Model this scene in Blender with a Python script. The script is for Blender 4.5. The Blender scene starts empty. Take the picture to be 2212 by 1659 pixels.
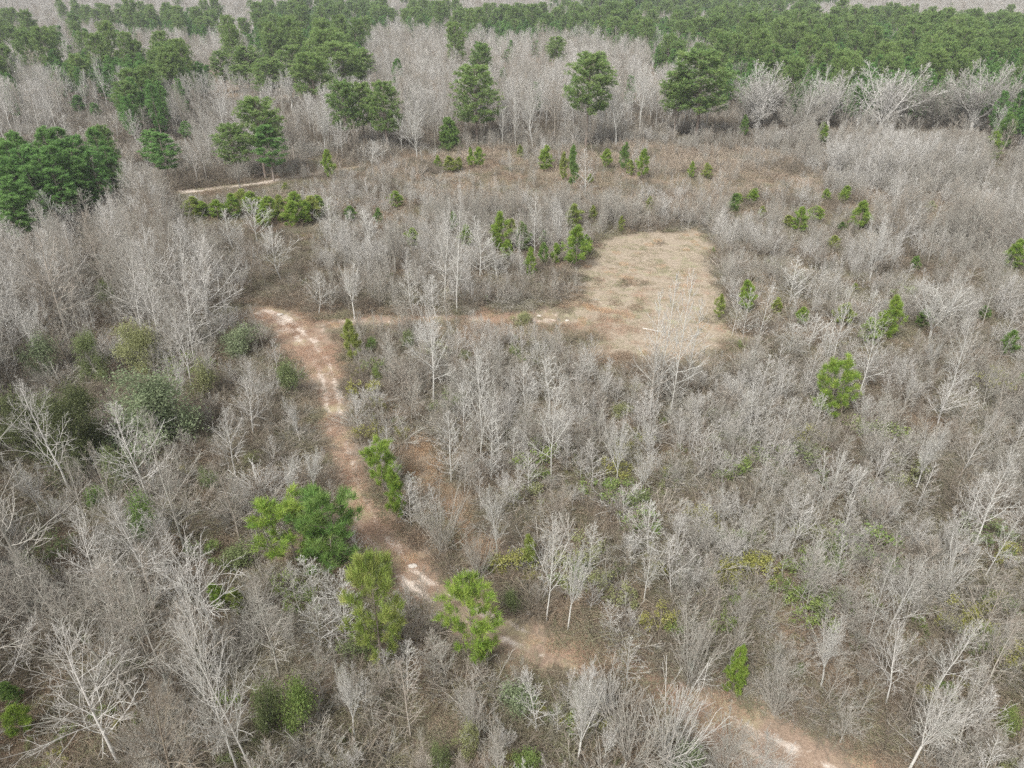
import bpy, math, random
import numpy as np
R = math.radians
random.seed(7); rng = np.random.default_rng(7)

# ------------------------------------------------------------------ camera, sky, sun, exposure
scene = bpy.context.scene
HAZE = .00020
CAM_H, PITCH, FPX, CX, CY = 50.0, R(30.5), 1533.7, 1106.0, 829.5     # measured on a 2212 x 1659 view of the photograph
cam_data = bpy.data.cameras.new("camera"); cam = bpy.data.objects.new("camera", cam_data)
scene.collection.objects.link(cam); scene.camera = cam
cam.location = (0, 0, CAM_H); cam.rotation_euler = (math.pi / 2 - PITCH, 0, 0)
cam_data.sensor_width = 36; cam_data.lens = 36 * FPX / 2212; cam_data.clip_end = 9000; cam_data.clip_start = 1.0

world = bpy.data.worlds.new("World"); scene.world = world; world.use_nodes = True
wn = world.node_tree; wn.nodes.clear()
sky = wn.nodes.new("ShaderNodeTexSky"); sky.sky_type = 'NISHITA'; sky.sun_disc = False
SUN_EL, SUN_AZ = R(52), R(215)
sky.sun_elevation = SUN_EL; sky.sun_rotation = SUN_AZ; sky.air_density = 1.0; sky.dust_density = 4.0; sky.ozone_density = 1.0
hs = wn.nodes.new("ShaderNodeHueSaturation"); hs.inputs["Saturation"].default_value = 0.10     # overcast: a nearly white dome
bg = wn.nodes.new("ShaderNodeBackground"); bg.inputs[1].default_value = 0.135
wo = wn.nodes.new("ShaderNodeOutputWorld")
wn.links.new(sky.outputs[0], hs.inputs["Color"]); wn.links.new(hs.outputs[0], bg.inputs[0]); wn.links.new(bg.outputs[0], wo.inputs[0])
sl = bpy.data.lights.new("sun", 'SUN'); sl.energy = 2.0; sl.angle = R(12); sl.color = (1.0, 0.965, 0.92)
so = bpy.data.objects.new("sun", sl); scene.collection.objects.link(so)
so.rotation_euler = (math.pi / 2 - SUN_EL, 0, math.pi - SUN_AZ)
scene.view_settings.view_transform = 'Standard'; scene.view_settings.look = 'None'
scene.view_settings.exposure = 0.80; scene.view_settings.gamma = 1.0
scene.cycles.max_bounces = 4; scene.cycles.diffuse_bounces = 3; scene.cycles.glossy_bounces = 1
scene.cycles.transmission_bounces = 0; scene.cycles.transparent_max_bounces = 4; scene.cycles.volume_bounces = 0
scene.cycles.use_denoising = False; scene.cycles.caustics_reflective = False; scene.cycles.caustics_refractive = False

# ------------------------------------------------------------------ picture <-> ground
S_, C_ = math.sin(PITCH), math.cos(PITCH)
NADIR = CY + FPX / math.tan(PITCH)
def gp(x, y):
    """pixel of the 2212 x 1659 view -> point on the ground"""
    u, v = (x - CX) / FPX, (CY - y) / FPX
    dy, dz = C_ + v * S_, -S_ + v * C_
    t = CAM_H / -dz
    return (u * t, dy * t)
def proj(X, Y, Z=0.0):
    d = Y * C_ - (Z - CAM_H) * S_
    return CX + FPX * X / d, CY - FPX * (Y * S_ + (Z - CAM_H) * C_) / d, d
def stand(xt, yt, yb):
    """crown top pixel and base row -> ground point and height of an upright thing"""
    xb = xt + (CX - xt) * (yb - yt) / (NADIR - yt)
    X, Y = gp(xb, yb)
    k = (CY - yt) / FPX
    z = CAM_H + (k * Y * C_ - Y * S_) / (C_ + k * S_)
    return X, Y, z, FPX / (Y * C_ + CAM_H * S_)      # px per metre at the base
VW = dict(T=(0, 0), M=(850, 0), R=(1700, 0), A=(0, 480), B=(850, 480), C=(1700, 480), D=(0, 960), E=(850, 960), H=(1700, 960),
          L=(0, 1420), F=(850, 1420), G=(1700, 1420))
def vc(v, x, y):
    a, b = VW[v]; return (a + x / 2.572) / 1.15732, (b + y / 2.572) / 1.15732
def in_poly(px, py, poly):
    px, py = np.atleast_1d(px), np.atleast_1d(py); ins = np.zeros(px.shape, bool)
    n = len(poly); j = n - 1
    for i in range(n):
        xi, yi = poly[i]; xj, yj = poly[j]
        c = ((yi > py) != (yj > py)) & (px < (xj - xi) * (py - yi) / ((yj - yi) or 1e-9) + xi)
        ins ^= c; j = i
    return ins
def noise2(x, y, s, seed=0):
    """cheap smooth value noise in 0..1"""
    x, y = np.asarray(x, float) / s + seed * 17.31, np.asarray(y, float) / s + seed * 5.77
    xi, yi = np.floor(x), np.floor(y); fx, fy = x - xi, y - yi
    fx, fy = fx * fx * (3 - 2 * fx), fy * fy * (3 - 2 * fy)
    def h(a, b):
        v = np.sin(a * 127.1 + b * 311.7 + seed) * 43758.5453
        return v - np.floor(v)
    return (h(xi, yi) * (1 - fx) + h(xi + 1, yi) * fx) * (1 - fy) + (h(xi, yi + 1) * (1 - fx) + h(xi + 1, yi + 1) * fx) * fy

# ------------------------------------------------------------------ materials
def mat(name):
    m = bpy.data.materials.new(name); m.use_nodes = True
    nt = m.node_tree; b = nt.nodes["Principled BSDF"]
    b.inputs["Roughness"].default_value = 0.85
    if "Specular IOR Level" in b.inputs: b.inputs["Specular IOR Level"].default_value = 0.2
    return m, nt, b
def mixc(nt, f, a, b):
    n = nt.nodes.new("ShaderNodeMix"); n.data_type = 'RGBA'
    for s, v in ((n.inputs[0], f), (n.inputs[6], a), (n.inputs[7], b)):
        if hasattr(v, "is_output"): nt.links.new(v, s)
        elif isinstance(v, tuple): s.default_value = (*v, 1)
        else: s.default_value = v
    return n.outputs[2]
def ramp(nt, f, lo, hi):
    n = nt.nodes.new("ShaderNodeMapRange"); n.inputs[1].default_value = lo; n.inputs[2].default_value = hi
    nt.links.new(f, n.inputs[0]); return n.outputs[0]
def math_(nt, op, a, b):
    n = nt.nodes.new("ShaderNodeMath"); n.operation = op; n.use_clamp = False
    for s, v in ((n.inputs[0], a), (n.inputs[1], b)):
        if hasattr(v, "is_output"): nt.links.new(v, s)
        else: s.default_value = v
    return n.outputs[0]
def wnoise(nt, scale, detail=4, rough=0.6, dist=0.0):
    g = nt.nodes.new("ShaderNodeNewGeometry"); n = nt.nodes.new("ShaderNodeTexNoise")
    n.inputs["Scale"].default_value = scale; n.inputs["Detail"].default_value = detail; n.inputs["Roughness"].default_value = rough
    n.inputs["Distortion"].default_value = dist
    nt.links.new(g.outputs["Position"], n.inputs["Vector"]); return n.outputs["Fac"]
def orand(nt): return nt.nodes.new("ShaderNodeObjectInfo").outputs["Random"]
def attr(nt, name):
    n = nt.nodes.new("ShaderNodeAttribute"); n.attribute_name = name; return n.outputs["Fac"]

def bark(name, a, b, lichen=(.36, .38, .33)):
    m, nt, p = mat(name)
    c = mixc(nt, orand(nt), a, b)
    c = mixc(nt, ramp(nt, wnoise(nt, 1.1, 3), .5, .8), c, lichen)
    nt.links.new(c, p.inputs["Base Color"]); return m
M = {}
M['pale'] = bark("pale_bark", (.54, .52, .485), (.44, .42, .385), (.52, .52, .47))
M['white'] = bark("whitish_bark", (.57, .555, .515), (.47, .455, .42), (.50, .51, .45))
M['tan'] = bark("tan_stems", (.40, .325, .255), (.33, .27, .205), (.36, .32, .24))
M['grey'] = bark("grey_bark", (.41, .385, .34), (.31, .285, .245))
M['brown'] = bark("brown_bark", (.255, .215, .17), (.185, .155, .12), (.25, .24, .175))
M['pinkish'] = bark("pinkish_bark", (.39, .345, .29), (.31, .27, .225))
M['pine_bark'] = bark("pine_bark", (.20, .155, .125), (.28, .235, .2), (.26, .24, .22))
def foliage(name, a, b, c2, transl=0.35):
    m, nt, p = mat(name)
    c = mixc(nt, orand(nt), a, b)
    c = mixc(nt, math_(nt, 'MULTIPLY', attr(nt, "tint"), 0.9), c, c2)
    nt.links.new(c, p.inputs["Base Color"])
    p.inputs["Roughness"].default_value = 0.6
    t = nt.nodes.new("ShaderNodeBsdfTranslucent"); mx = nt.nodes.new("ShaderNodeMixShader"); mx.inputs[0].default_value = transl
    nt.links.new(c, t.inputs[0]); nt.links.new(p.outputs[0], mx.inputs[1]); nt.links.new(t.outputs[0], mx.inputs[2])
    nt.links.new(mx.outputs[0], nt.nodes["Material Output"].inputs[0]); return m
M['bright'] = foliage("bright_pine_needles", (.19, .34, .05), (.24, .38, .06), (.42, .50, .11))
M['yellow'] = foliage("yellowish_pine_needles", (.24, .34, .07), (.31, .38, .09), (.46, .48, .15))
M['deep'] = foliage("deep_pine_needles", (.13, .26, .06), (.17, .29, .07), (.28, .38, .11))
M['far'] = foliage("old_pine_needles", (.155, .275, .085), (.21, .325, .095), (.33, .42, .14))
M['plant'] = foliage("plantation_needles", (.12, .275, .075), (.17, .33, .085), (.26, .42, .13))
M['leaf'] = foliage("evergreen_leaves", (.15, .21, .08), (.19, .24, .095), (.31, .34, .16))
M['olive'] = foliage("olive_leaves", (.24, .26, .12), (.29, .31, .14), (.42, .43, .2))
M['dark'] = foliage("dark_olive_leaves", (.10, .125, .05), (.13, .155, .065), (.24, .26, .12))
M['sage'] = foliage("grey_green_leaves", (.19, .25, .13), (.23, .28, .15), (.33, .37, .22))
M['vine'] = foliage("green_vine_leaves", (.16, .27, .07), (.22, .30, .08), (.34, .39, .13))
M['gold'] = foliage("yellow_vine_leaves", (.34, .34, .10), (.30, .32, .09), (.44, .41, .13))

def stems(name, cols, spread=1.0):
    """dead stems and grass: colour differs from clump to clump and from patch to patch of the field"""
    m, nt, p = mat(name)
    f = math_(nt, 'ADD', math_(nt, 'MULTIPLY', orand(nt), .35), math_(nt, 'MULTIPLY', ramp(nt, wnoise(nt, .085, 4, .6), .32, .68), .65))
    n = nt.nodes.new("ShaderNodeValToRGB"); nt.links.new(f, n.inputs[0])
    e = n.color_ramp.elements
    e[0].position = 0.1; e[0].color = (*cols[0], 1); e[1].position = 0.9; e[1].color = (*cols[-1], 1)
    for i, c in enumerate(cols[1:-1]):
        q = e.new(0.1 + 0.8 * (i + 1) / (len(cols) - 1)); q.color = (*c, 1)
    nt.links.new(n.outputs[0], p.inputs["Base Color"]); return m
M['bramble'] = stems("bramble_stems", [(.17, .135, .095), (.33, .25, .175), (.27, .225, .17), (.235, .225, .135), (.29, .265, .205), (.39, .36, .295)])
M['sedge'] = stems("dry_grass_blades", [(.38, .27, .19), (.42, .33, .245), (.38, .32, .23), (.44, .36, .285)])
M['turf'] = stems("pale_turf_blades", [(.33, .28, .20), (.27, .27, .155), (.37, .315, .235), (.30, .255, .185)])
M['litter'] = stems("fallen_leaf_litter", [(.30, .18, .12), (.40, .27, .19), (.24, .15, .10), (.46, .34, .26)])

def ground_colour(nt):
    c = mixc(nt, ramp(nt, wnoise(nt, .5, 5, .6), .3, .7), (.15, .12, .09), (.24, .19, .14))
    c = mixc(nt, ramp(nt, wnoise(nt, .05, 3), .5, .65), c, (.21, .155, .10))
    return mixc(nt, ramp(nt, wnoise(nt, 5, 3), .55, .8), c, (.31, .245, .18))
def bumped(nt, p, src, dist=.08, strength=.8):
    b = nt.nodes.new("ShaderNodeBump"); b.inputs["Distance"].default_value = dist; b.inputs["Strength"].default_value = strength
    nt.links.new(src, b.inputs["Height"]); nt.links.new(b.outputs[0], p.inputs["Normal"])
m, nt, p = mat("leaf_strewn_ground"); M['ground'] = m
nt.links.new(ground_colour(nt), p.inputs["Base Color"]); bumped(nt, p, wnoise(nt, 4, 6, .7))
m, nt, p = mat("dirt_track"); M['track'] = m
leafy = mixc(nt, ramp(nt, wnoise(nt, 6, 5, .75), .38, .62), (.21, .15, .11), (.34, .255, .19))
leafy = mixc(nt, ramp(nt, wnoise(nt, .22, 4), .5, .62), leafy, (.32, .27, .175))
sand = mixc(nt, ramp(nt, wnoise(nt, 5, 5, .7), .35, .7), (.44, .36, .29), (.64, .575, .51))
bare = math_(nt, 'ADD', wnoise(nt, .42, 7, .72, .5), math_(nt, 'MULTIPLY', attr(nt, "sand"), .26))
c = mixc(nt, ramp(nt, bare, .60, .74), leafy, sand)
e = math_(nt, 'ADD', attr(nt, "edge"), math_(nt, 'MULTIPLY', math_(nt, 'SUBTRACT', wnoise(nt, .8, 6, .75), .5), 2.2))
nt.links.new(mixc(nt, ramp(nt, e, .45, .85), c, ground_colour(nt)), p.inputs["Base Color"]); bumped(nt, p, wnoise(nt, 3, 6, .7), .1)
m, nt, p = mat("cleared_field"); M['clearing'] = m
c = mixc(nt, ramp(nt, wnoise(nt, 1.6, 7, .75), .36, .62), (.22, .18, .13), (.37, .31, .24))
c = mixc(nt, ramp(nt, wnoise(nt, .25, 5, .65), .56, .74), c, (.285, .285, .165))
c = mixc(nt, ramp(nt, wnoise(nt, .18, 4, .6, .6), .58, .68), c, (.31, .255, .185))
c = mixc(nt, ramp(nt, wnoise(nt, .33, 6, .75, 1.), .64, .72), c, (.47, .41, .34))
c = mixc(nt, ramp(nt, wnoise(nt, 2.2, 6, .8), .60, .75), c, (.20, .16, .115))
e = math_(nt, 'ADD', attr(nt, "edge"), math_(nt, 'MULTIPLY', math_(nt, 'SUBTRACT', wnoise(nt, .35, 6, .75), .5), 2.4))
nt.links.new(mixc(nt, ramp(nt, e, .6, .9), c, ground_colour(nt)), p.inputs["Base Color"]); bumped(nt, p, wnoise(nt, 2.5, 7, .75), .15)
m, nt, p = mat("pale_stone"); M['stone'] = m
nt.links.new(mixc(nt, wnoise(nt, 6), (.42, .38, .33), (.55, .51, .46)), p.inputs["Base Color"])

# ------------------------------------------------------------------ mesh helpers
def new_mesh(name, verts, faces_by_n, mats, midx=None, tint=None):
    """faces_by_n: list of (F x n) index arrays; midx: a material index for each of them"""
    me = bpy.data.meshes.new(name)
    nl = sum(f.size for f in faces_by_n); nf = sum(len(f) for f in faces_by_n)
    me.vertices.add(len(verts)); me.vertices.foreach_set("co", np.asarray(verts, np.float32).ravel())
    me.loops.add(nl); me.polygons.add(nf)
    me.loops.foreach_set("vertex_index", np.concatenate([f.ravel() for f in faces_by_n]).astype(np.int32))
    tot = np.concatenate([np.full(len(f), f.shape[1]) for f in faces_by_n]).astype(np.int32)
    st = np.concatenate([[0], np.cumsum(tot)[:-1]]).astype(np.int32)
    me.polygons.foreach_set("loop_start", st); me.polygons.foreach_set("loop_total", tot)
    if midx is not None:
        me.polygons.foreach_set("material_index", np.concatenate([np.full(len(f), k) for f, k in zip(faces_by_n, midx)]).astype(np.int32))
    for m in mats: me.materials.append(m)
    if tint is not None:
        a = me.attributes.new("tint", 'FLOAT', 'POINT'); a.data.foreach_set("value", np.asarray(tint, np.float32))
    me.update(calc_edges=True); return me
def prisms(segs, n=3, off=0):
    """tapered n-sided tubes round segments (x0 y0 z0 x1 y1 z1 r0 r1)"""
    s = np.asarray(segs, float).reshape(-1, 8); p0, p1, r0, r1 = s[:, :3], s[:, 3:6], s[:, 6:7], s[:, 7:8]
    d = p1 - p0; d /= np.maximum(np.linalg.norm(d, axis=1, keepdims=True), 1e-6)
    ref = np.where(np.abs(d[:, 2:3]) > .9, [[1., 0, 0]], [[0, 0, 1.]])
    u = np.cross(d, ref); u /= np.linalg.norm(u, axis=1, keepdims=True); w = np.cross(d, u)
    V = []
    for p, r in ((p0, r0), (p1, r1)):
        for k in range(n):
            a = 2 * math.pi * k / n; V.append(p + r * (math.cos(a) * u + math.sin(a) * w))
    V = np.stack(V, 1).reshape(-1, 3); b = (np.arange(len(s)) * 2 * n)[:, None]
    F = np.concatenate([np.concatenate([b + k, b + (k + 1) % n, b + n + (k + 1) % n, b + n + k], 1) for k in range(n)])
    return V, F + off
def seg_mesh(name, segs, m, n=3):
    V, F = prisms(segs, n); return new_mesh(name, V, [F], [m])

def vrot(d, ang, az):
    """a unit vector at angle ang from d, at azimuth az round it"""
    ref = (0, 0, 1) if abs(d[2]) < .9 else (1, 0, 0)
    ux, uy, uz = d[1] * ref[2] - d[2] * ref[1], d[2] * ref[0] - d[0] * ref[2], d[0] * ref[1] - d[1] * ref[0]
    l = math.sqrt(ux * ux + uy * uy + uz * uz); ux /= l; uy /= l; uz /= l
    wx, wy, wz = d[1] * uz - d[2] * uy, d[2] * ux - d[0] * uz, d[0] * uy - d[1] * ux
    c, s, ca, sa = math.cos(ang), math.sin(ang), math.cos(az), math.sin(az)
    return (d[0] * c + s * (ca * ux + sa * wx), d[1] * c + s * (ca * uy + sa * wy), d[2] * c + s * (ca * uz + sa * wz))
def norm(v):
    l = math.sqrt(sum(c * c for c in v)) or 1; return (v[0] / l, v[1] / l, v[2] / l)
MINR = (.022, .016, .010, .0075); MS = [1.0]
def grow(out, rr, p, d, L, r, lvl, sp, tips=None):
    """sp[lvl] = (segments, wobble, up pull, children, first child, angle low, angle high, child length, child radius, taper)"""
    ns, wob, up, nc, t0, a0, a1, cl, cr, tp = sp[lvl]
    pts = [p]; dirs = [d]
    for i in range(ns):
        d = norm((d[0] + rr.gauss(0, wob), d[1] + rr.gauss(0, wob), d[2] + rr.gauss(0, wob) + up))
        p = (p[0] + d[0] * L / ns, p[1] + d[1] * L / ns, p[2] + d[2] * L / ns); pts.append(p); dirs.append(d)
    mr = MINR[min(lvl, 3)] * MS[0]; rad = lambda t: max(r * (1 - tp * t), mr)
    lst = out[0] if lvl == 0 else out[1]
    for i in range(ns):
        lst.append((*pts[i], *pts[i + 1], rad(i / ns), rad((i + 1) / ns)))
    if tips is not None and lvl >= 1: tips.append((p, d, lvl))
    if lvl + 1 >= len(sp): return
    az = rr.uniform(0, 6.28)
    for k in range(nc):
        t = t0 + (1 - t0) * (k + rr.random()) / nc
        i = min(int(t * ns), ns - 1); f = t * ns - i
        q = tuple(pts[i][j] + (pts[i + 1][j] - pts[i][j]) * f for j in range(3))
        az += 2.4 + rr.uniform(-.5, .5); u = (t - t0) / (1 - t0 + 1e-6)
        ang = a0 + (a1 - a0) * u + rr.gauss(0, .12)
        cd = vrot(dirs[i + 1], ang, az)
        shape = (1 - u) ** .75 * (.45 + .55 * min(1, u * 4 + .3)) + .12 if lvl == 0 else (1 - .6 * u)
        grow(out, rr, q, cd, L * cl * shape * rr.uniform(.7, 1.2), max(rad(t) * cr, .005), lvl + 1, sp, tips)

SL = [(12, .03, .02, 34, .12, 1.1, .6, .30, .5, .85), (4, .10, .08, 5, .15, .75, .6, .45, .75, .5), (2, .14, .06, 2, .3, .7, .6, .5, .8, .5), (1, 0, 0, 0, 0, 0, 0, 0, 0, .5)]
SL2 = [(12, .05, .02, 22, .2, .85, .45, .42, .55, .85), (5, .12, .10, 7, .15, .7, .6, .45, .75, .5), (2, .16, .06, 2, .3, .7, .6, .5, .8, .5), (1, 0, 0, 0, 0, 0, 0, 0, 0, .5)]
TA = [(14, .035, .02, 26, .24, 1.05, .45, .40, .5, .82), (6, .11, .08, 8, .15, .75, .6, .45, .7, .6), (3, .15, .05, 4, .25, .75, .6, .5, .75, .4), (1, 0, 0, 0, 0, 0, 0, 0, 0, .5)]
FARB = [(9, .04, .02, 20, .30, .8, .35, .42, .5, .8), (5, .11, .11, 8, .15, .6, .5, .45, .75, .5), (2, .15, .08, 4, .2, .6, .5, .55, .8, .5), (1, 0, 0, 0, 0, 0, 0, 0, 0, .5)]
def tree_excurrent(seed, H, r, sp, base=0.0):
    rr = random.Random(seed); out = ([], [])
    grow(out, rr, (0, 0, base), norm((rr.gauss(0, .03), rr.gauss(0, .03), 1)), H, r, 0, sp); return out
LIMB = [(8, .07, .045, 14, .12, .7, .42, .42, .5, .85), (5, .12, .08, 8, .15, .8, .6, .45, .7, .5), (2, .18, .05, 4, .2, .7, .6, .5, .8, .5), (1, 0, 0, 0, 0, 0, 0, 0, 0, .5)]
def tree_spreading(seed, H, r, nl=6, fork=.3, spread=.55):
    rr = random.Random(seed); trunk = []; crown = []
    p = (0, 0, 0); d = (rr.gauss(0, .05), rr.gauss(0, .05), 1); n = 5
    for i in range(n):
        d = norm((d[0] + rr.gauss(0, .05), d[1] + rr.gauss(0, .05), d[2])); q = tuple(p[j] + d[j] * H * fork / n for j in range(3))
        trunk.append((*p, *q, r * (1 - .3 * i / n), r * (1 - .3 * (i + 1) / n))); p = q
    az = rr.uniform(0, 6)
    for k in range(nl):
        az += 2 * math.pi / nl + rr.uniform(-.4, .4); o = ([], [])
        ang = spread * rr.uniform(.5, 1.2) if k else .1
        grow(o, rr, p, vrot(d, ang, az), H * (1 - fork) * rr.uniform(.75, 1.1), r * .42, 0, LIMB)
        crown += o[0] + o[1]
    return trunk, crown
def bush_segs(seed, H, ns, spread=.7, up=.0, rad=.014, arch=0.0):
    rr = random.Random(seed); sp = [(5, .12, up - arch, 6, .2, .8, .5, .42, .75, .5), (2, .18, .03, 3, .15, .7, .6, .5, .8, .5), (1, 0, 0, 0, 0, 0, 0, 0, 0, .5)]
    a = []; b = []
    for k in range(ns):
        o = ([], []); az = rr.uniform(0, 6.28); an = spread * math.sqrt(rr.random())
        grow(o, rr, (rr.gauss(0, .12) * H / 3, rr.gauss(0, .12) * H / 3, 0), norm((math.sin(an) * math.cos(az), math.sin(an) * math.sin(az), math.cos(an))), H * rr.uniform(.7, 1.1), rad, 0, sp)
        a += o[0]; b += o[1]
    return a, b

def needles(tufts, n, ln, wd, rr, droop=.0, cone=1.15):
    """needle clusters as thin triangles: tufts = [(point, direction)]"""
    P = np.array([t[0] for t in tufts]); D = np.array([t[1] for t in tufts]); T = len(P)
    q = rr.normal(size=(T, n, 3)); q /= np.linalg.norm(q, axis=2, keepdims=True)
    d = D[:, None, :] * cone + q; d[..., 2] += .15 - droop; d /= np.linalg.norm(d, axis=2, keepdims=True)
    L = ln * rr.uniform(.6, 1.15, (T, n, 1)); s = np.cross(d, rr.normal(size=(T, n, 3))); s /= np.linalg.norm(s, axis=2, keepdims=True)
    b = P[:, None, :] + rr.normal(size=(T, n, 3)) * ln * .18
    V = np.stack([b - s * wd, b + s * wd, b + d * L], 2).reshape(-1, 3)
    F = np.arange(len(V)).reshape(-1, 3)
    tint = np.repeat(np.clip(rr.normal(.35, .3, T), 0, 1), n * 3)
    return V, F, tint
def pine(seed, H, r, crown0, width, nb, tpb, ln, wd, nn, shape, up=.1, dead=0):
    """trunk segments, branch segments and needle mesh arrays"""
    rr = random.Random(seed); nr = np.random.default_rng(seed)
    trunk = []; br = []; tufts = []; p = (0, 0, 0); d = (0, 0, 1); N = 12; pts = [p]
    for i in range(N):
        d = norm((d[0] + rr.gauss(0, .02), d[1] + rr.gauss(0, .02), 1)); q = tuple(p[j] + d[j] * H / N for j in range(3))
        trunk.append((*p, *q, r * (1 - .88 * i / N), r * (1 - .88 * (i + 1) / N))); p = q; pts.append(p)
    for k in range(nb + dead):
        u = (k + rr.random()) / nb if k < nb else -rr.uniform(.0, .35)
        t = crown0 + (1 - crown0) * u
        z = t * N; i = min(int(z), N - 1); q = tuple(pts[i][j] + (pts[i + 1][j] - pts[i][j]) * (z - i) for j in range(3))
        az = rr.uniform(0, 6.283); rad = width * shape(max(u, 0)) * rr.uniform(.65, 1.15) * (.5 if u < 0 else 1)
        el = rr.uniform(-.1, .35) + up * 2 * u; dd = norm((math.cos(az), math.sin(az), el)); n = 4
        for s in range(n):
            dd = norm((dd[0] + rr.gauss(0, .08), dd[1] + rr.gauss(0, .08), dd[2] + up)); q2 = tuple(q[j] + dd[j] * rad / n for j in range(3))
            br.append((*q, *q2, max(.10 * r * (1 - s / n) * 2, .008), max(.10 * r * (1 - (s + 1) / n) * 2, .006)))
            if u >= 0 and s >= 1:
                for _ in range(max(1, int(tpb * (s / 6)))):
                    f = rr.random(); sd = vrot(dd, rr.uniform(.3, 1.3), rr.uniform(0, 6.28)); e = rad * .22 * rr.random()
                    c = tuple(q[j] + (q2[j] - q[j]) * f + sd[j] * e for j in range(3))
                    br.append((*[q[j] + (q2[j] - q[j]) * f for j in range(3)], *c, .007, .005))
                    tufts.append((c, norm((sd[0], sd[1], sd[2] + .8))))
            q = q2
        if u >= 0: tufts.append((q, dd))
    tufts.append((pts[-1], (0, 0, 1)))
    V, F, T = needles(tufts, nn, ln, wd, nr)
    return trunk, br, V, F, T
def leafy_crown(seed, blobs, n, size, stem_r=.03, H=4):
    """leaf-sized faces spread through lumpy clumps, with stems running into each clump"""
    nr = np.random.default_rng(seed); rr = random.Random(seed)
    C = []; trunk = [(0, 0, 0, 0, 0, H * .35, stem_r * 2, stem_r * 1.5)]; br = []
    for (x, y, z, s) in blobs:
        br.append((0, 0, H * .3, x * .6, y * .6, z * .7, stem_r, stem_r * .6)); br.append((x * .6, y * .6, z * .7, x, y, z, stem_r * .6, .01))
        k = int(n * s * s); q = nr.normal(size=(k, 3)); q /= np.linalg.norm(q, axis=1, keepdims=True)
        C.append(np.array([[x, y, z]]) + q * s * nr.uniform(.3, 1.25, (k, 1)) * np.array([[1, 1, 1.15]]) * (1 + .25 * np.sin(q[:, :1] * 7 + q[:, 1:2] * 5)))
    C = np.concatenate(C); C = C[C[:, 2] > .05]; k = len(C)
    a = nr.normal(size=(k, 3)); a /= np.linalg.norm(a, axis=1, keepdims=True); b = np.cross(a, nr.normal(size=(k, 3))); b /= np.linalg.norm(b, axis=1, keepdims=True)
    s = size * nr.uniform(.5, 1.2, (k, 1)); V = np.stack([C - a * s, C + b * s * .45, C + a * s, C - b * s * .45], 1).reshape(-1, 3)
    F = np.arange(len(V)).reshape(-1, 4); T = np.repeat(np.clip(.3 + .5 * (noise2(C[:, 0], C[:, 2], .5, 3) - .4) + nr.normal(0, .2, k), 0, 1), 4)
    return trunk, br, V, F, T

# ------------------------------------------------------------------ prototype meshes (unit: metres, base at the origin)
P = {}       # kind -> list of (height, trunk_maker, crown_maker); meshes are cached by material
class Proto:
    def __init__(s, name, H, trunk, branch, fol=None, sides=6):
        s.name, s.H, s.trunk, s.branch, s.fol, s.sides, s.cache = name, H, trunk, branch, fol, sides, {}
    def parts(s, bark_, leaf_=None):
        k = (bark_, leaf_)
        if k not in s.cache:
            t = seg_mesh(s.name + "_trunk", s.trunk, M[bark_], s.sides)
            V, F = prisms(s.branch, 3)
            if s.fol is not None:
                fv, ff, ft = s.fol
                c = new_mesh(s.name + "_crown", np.concatenate([V, fv]), [F, ff + len(V)], [M[bark_], M[leaf_]], [0, 1], np.concatenate([np.zeros(len(V)), ft]))
            else: c = new_mesh(s.name + "_crown", V, [F], [M[bark_]])
            s.cache[k] = (t, c)
        return s.cache[k]
    def whole(s, bark_, leaf_=None):
        k = (bark_, leaf_, 'w')
        if k not in s.cache:
            V0, F0 = prisms(s.trunk, 4 if s.sides < 6 else s.sides); V, F = prisms(s.branch, 3, len(V0)); Vs, Fs, mi, ti = [V0, V], [F0, F], [0, 0], [np.zeros(len(V0) + len(V))]
            ms = [M[bark_]]
            if s.fol is not None:
                fv, ff, ft = s.fol; Vs.append(fv); Fs.append(ff + len(V0) + len(V)); mi.append(1); ms.append(M[leaf_]); ti.append(ft)
            s.cache[k] = new_mesh(s.name, np.concatenate(Vs), Fs, ms, mi, np.concatenate(ti))
        return s.cache[k]
MS[0] = .85
P['sapling'] = [Proto("bare_sapling", 7, *tree_excurrent(10 + i, 7, .055, SL if i % 3 else SL2)) for i in range(6)]
MS[0] = 1.0
P['tree'] = [Proto("bare_tree", 14, *tree_excurrent(30 + i, 14, .14, TA)) for i in range(5)]
MS[0] = 1.6
P['farbare'] = [Proto("far_tree", 17, *tree_excurrent(50 + i, 17, .15, FARB)) for i in range(5)]
MS[0] = 1.5
P['oak'] = [Proto("great_oak", 14, *tree_spreading(250 + i, 14, .34, 10, .2, .66)) for i in range(5)]
MS[0] = .8
P['spread'] = [Proto("spreading_tree", 12, *tree_spreading(70 + i, 12, .22, 5 + i % 3, .18 + .07 * (i % 3))) for i in range(6)]
MS[0] = .62
P['fan'] = [Proto("fan_tree", 4, *bush_segs(90 + i, 4, 26, .95, .05, .022)) for i in range(3)]
P['bush'] = [Proto("bare_shrub", 2.6, *bush_segs(100 + i, 2.7, 22, 1.15, .0, .012, .05)) for i in range(4)]
MS[0] = .6
P['mixed'] = P['sapling'] + [Proto("bare_sapling", 7, *tree_spreading(240 + i, 7, .06, 5, .2 + .08 * i, .5)) for i in range(2)]
def young_shape(u): return (1 - u) ** .8 * (.35 + .65 * min(1, u * 3.5)) + .06
def old_shape(u): return math.sqrt(max(0, 1 - (2 * u - .85) ** 2 / 1.4)) * .9 + .1
def plant_shape(u): return math.sqrt(max(0, 1 - u)) * (.4 + .6 * min(1, 3 * u)) + .08
P['young'] = [Proto("young_pine", 6, *(lambda q: (q[0], q[1], q[2:]))(pine(120 + i, 5.8, .07, .12 + .05 * (i % 3), 2.1, 50, 8, .44, .017, 26, young_shape, .18))) for i in range(5)]
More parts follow.
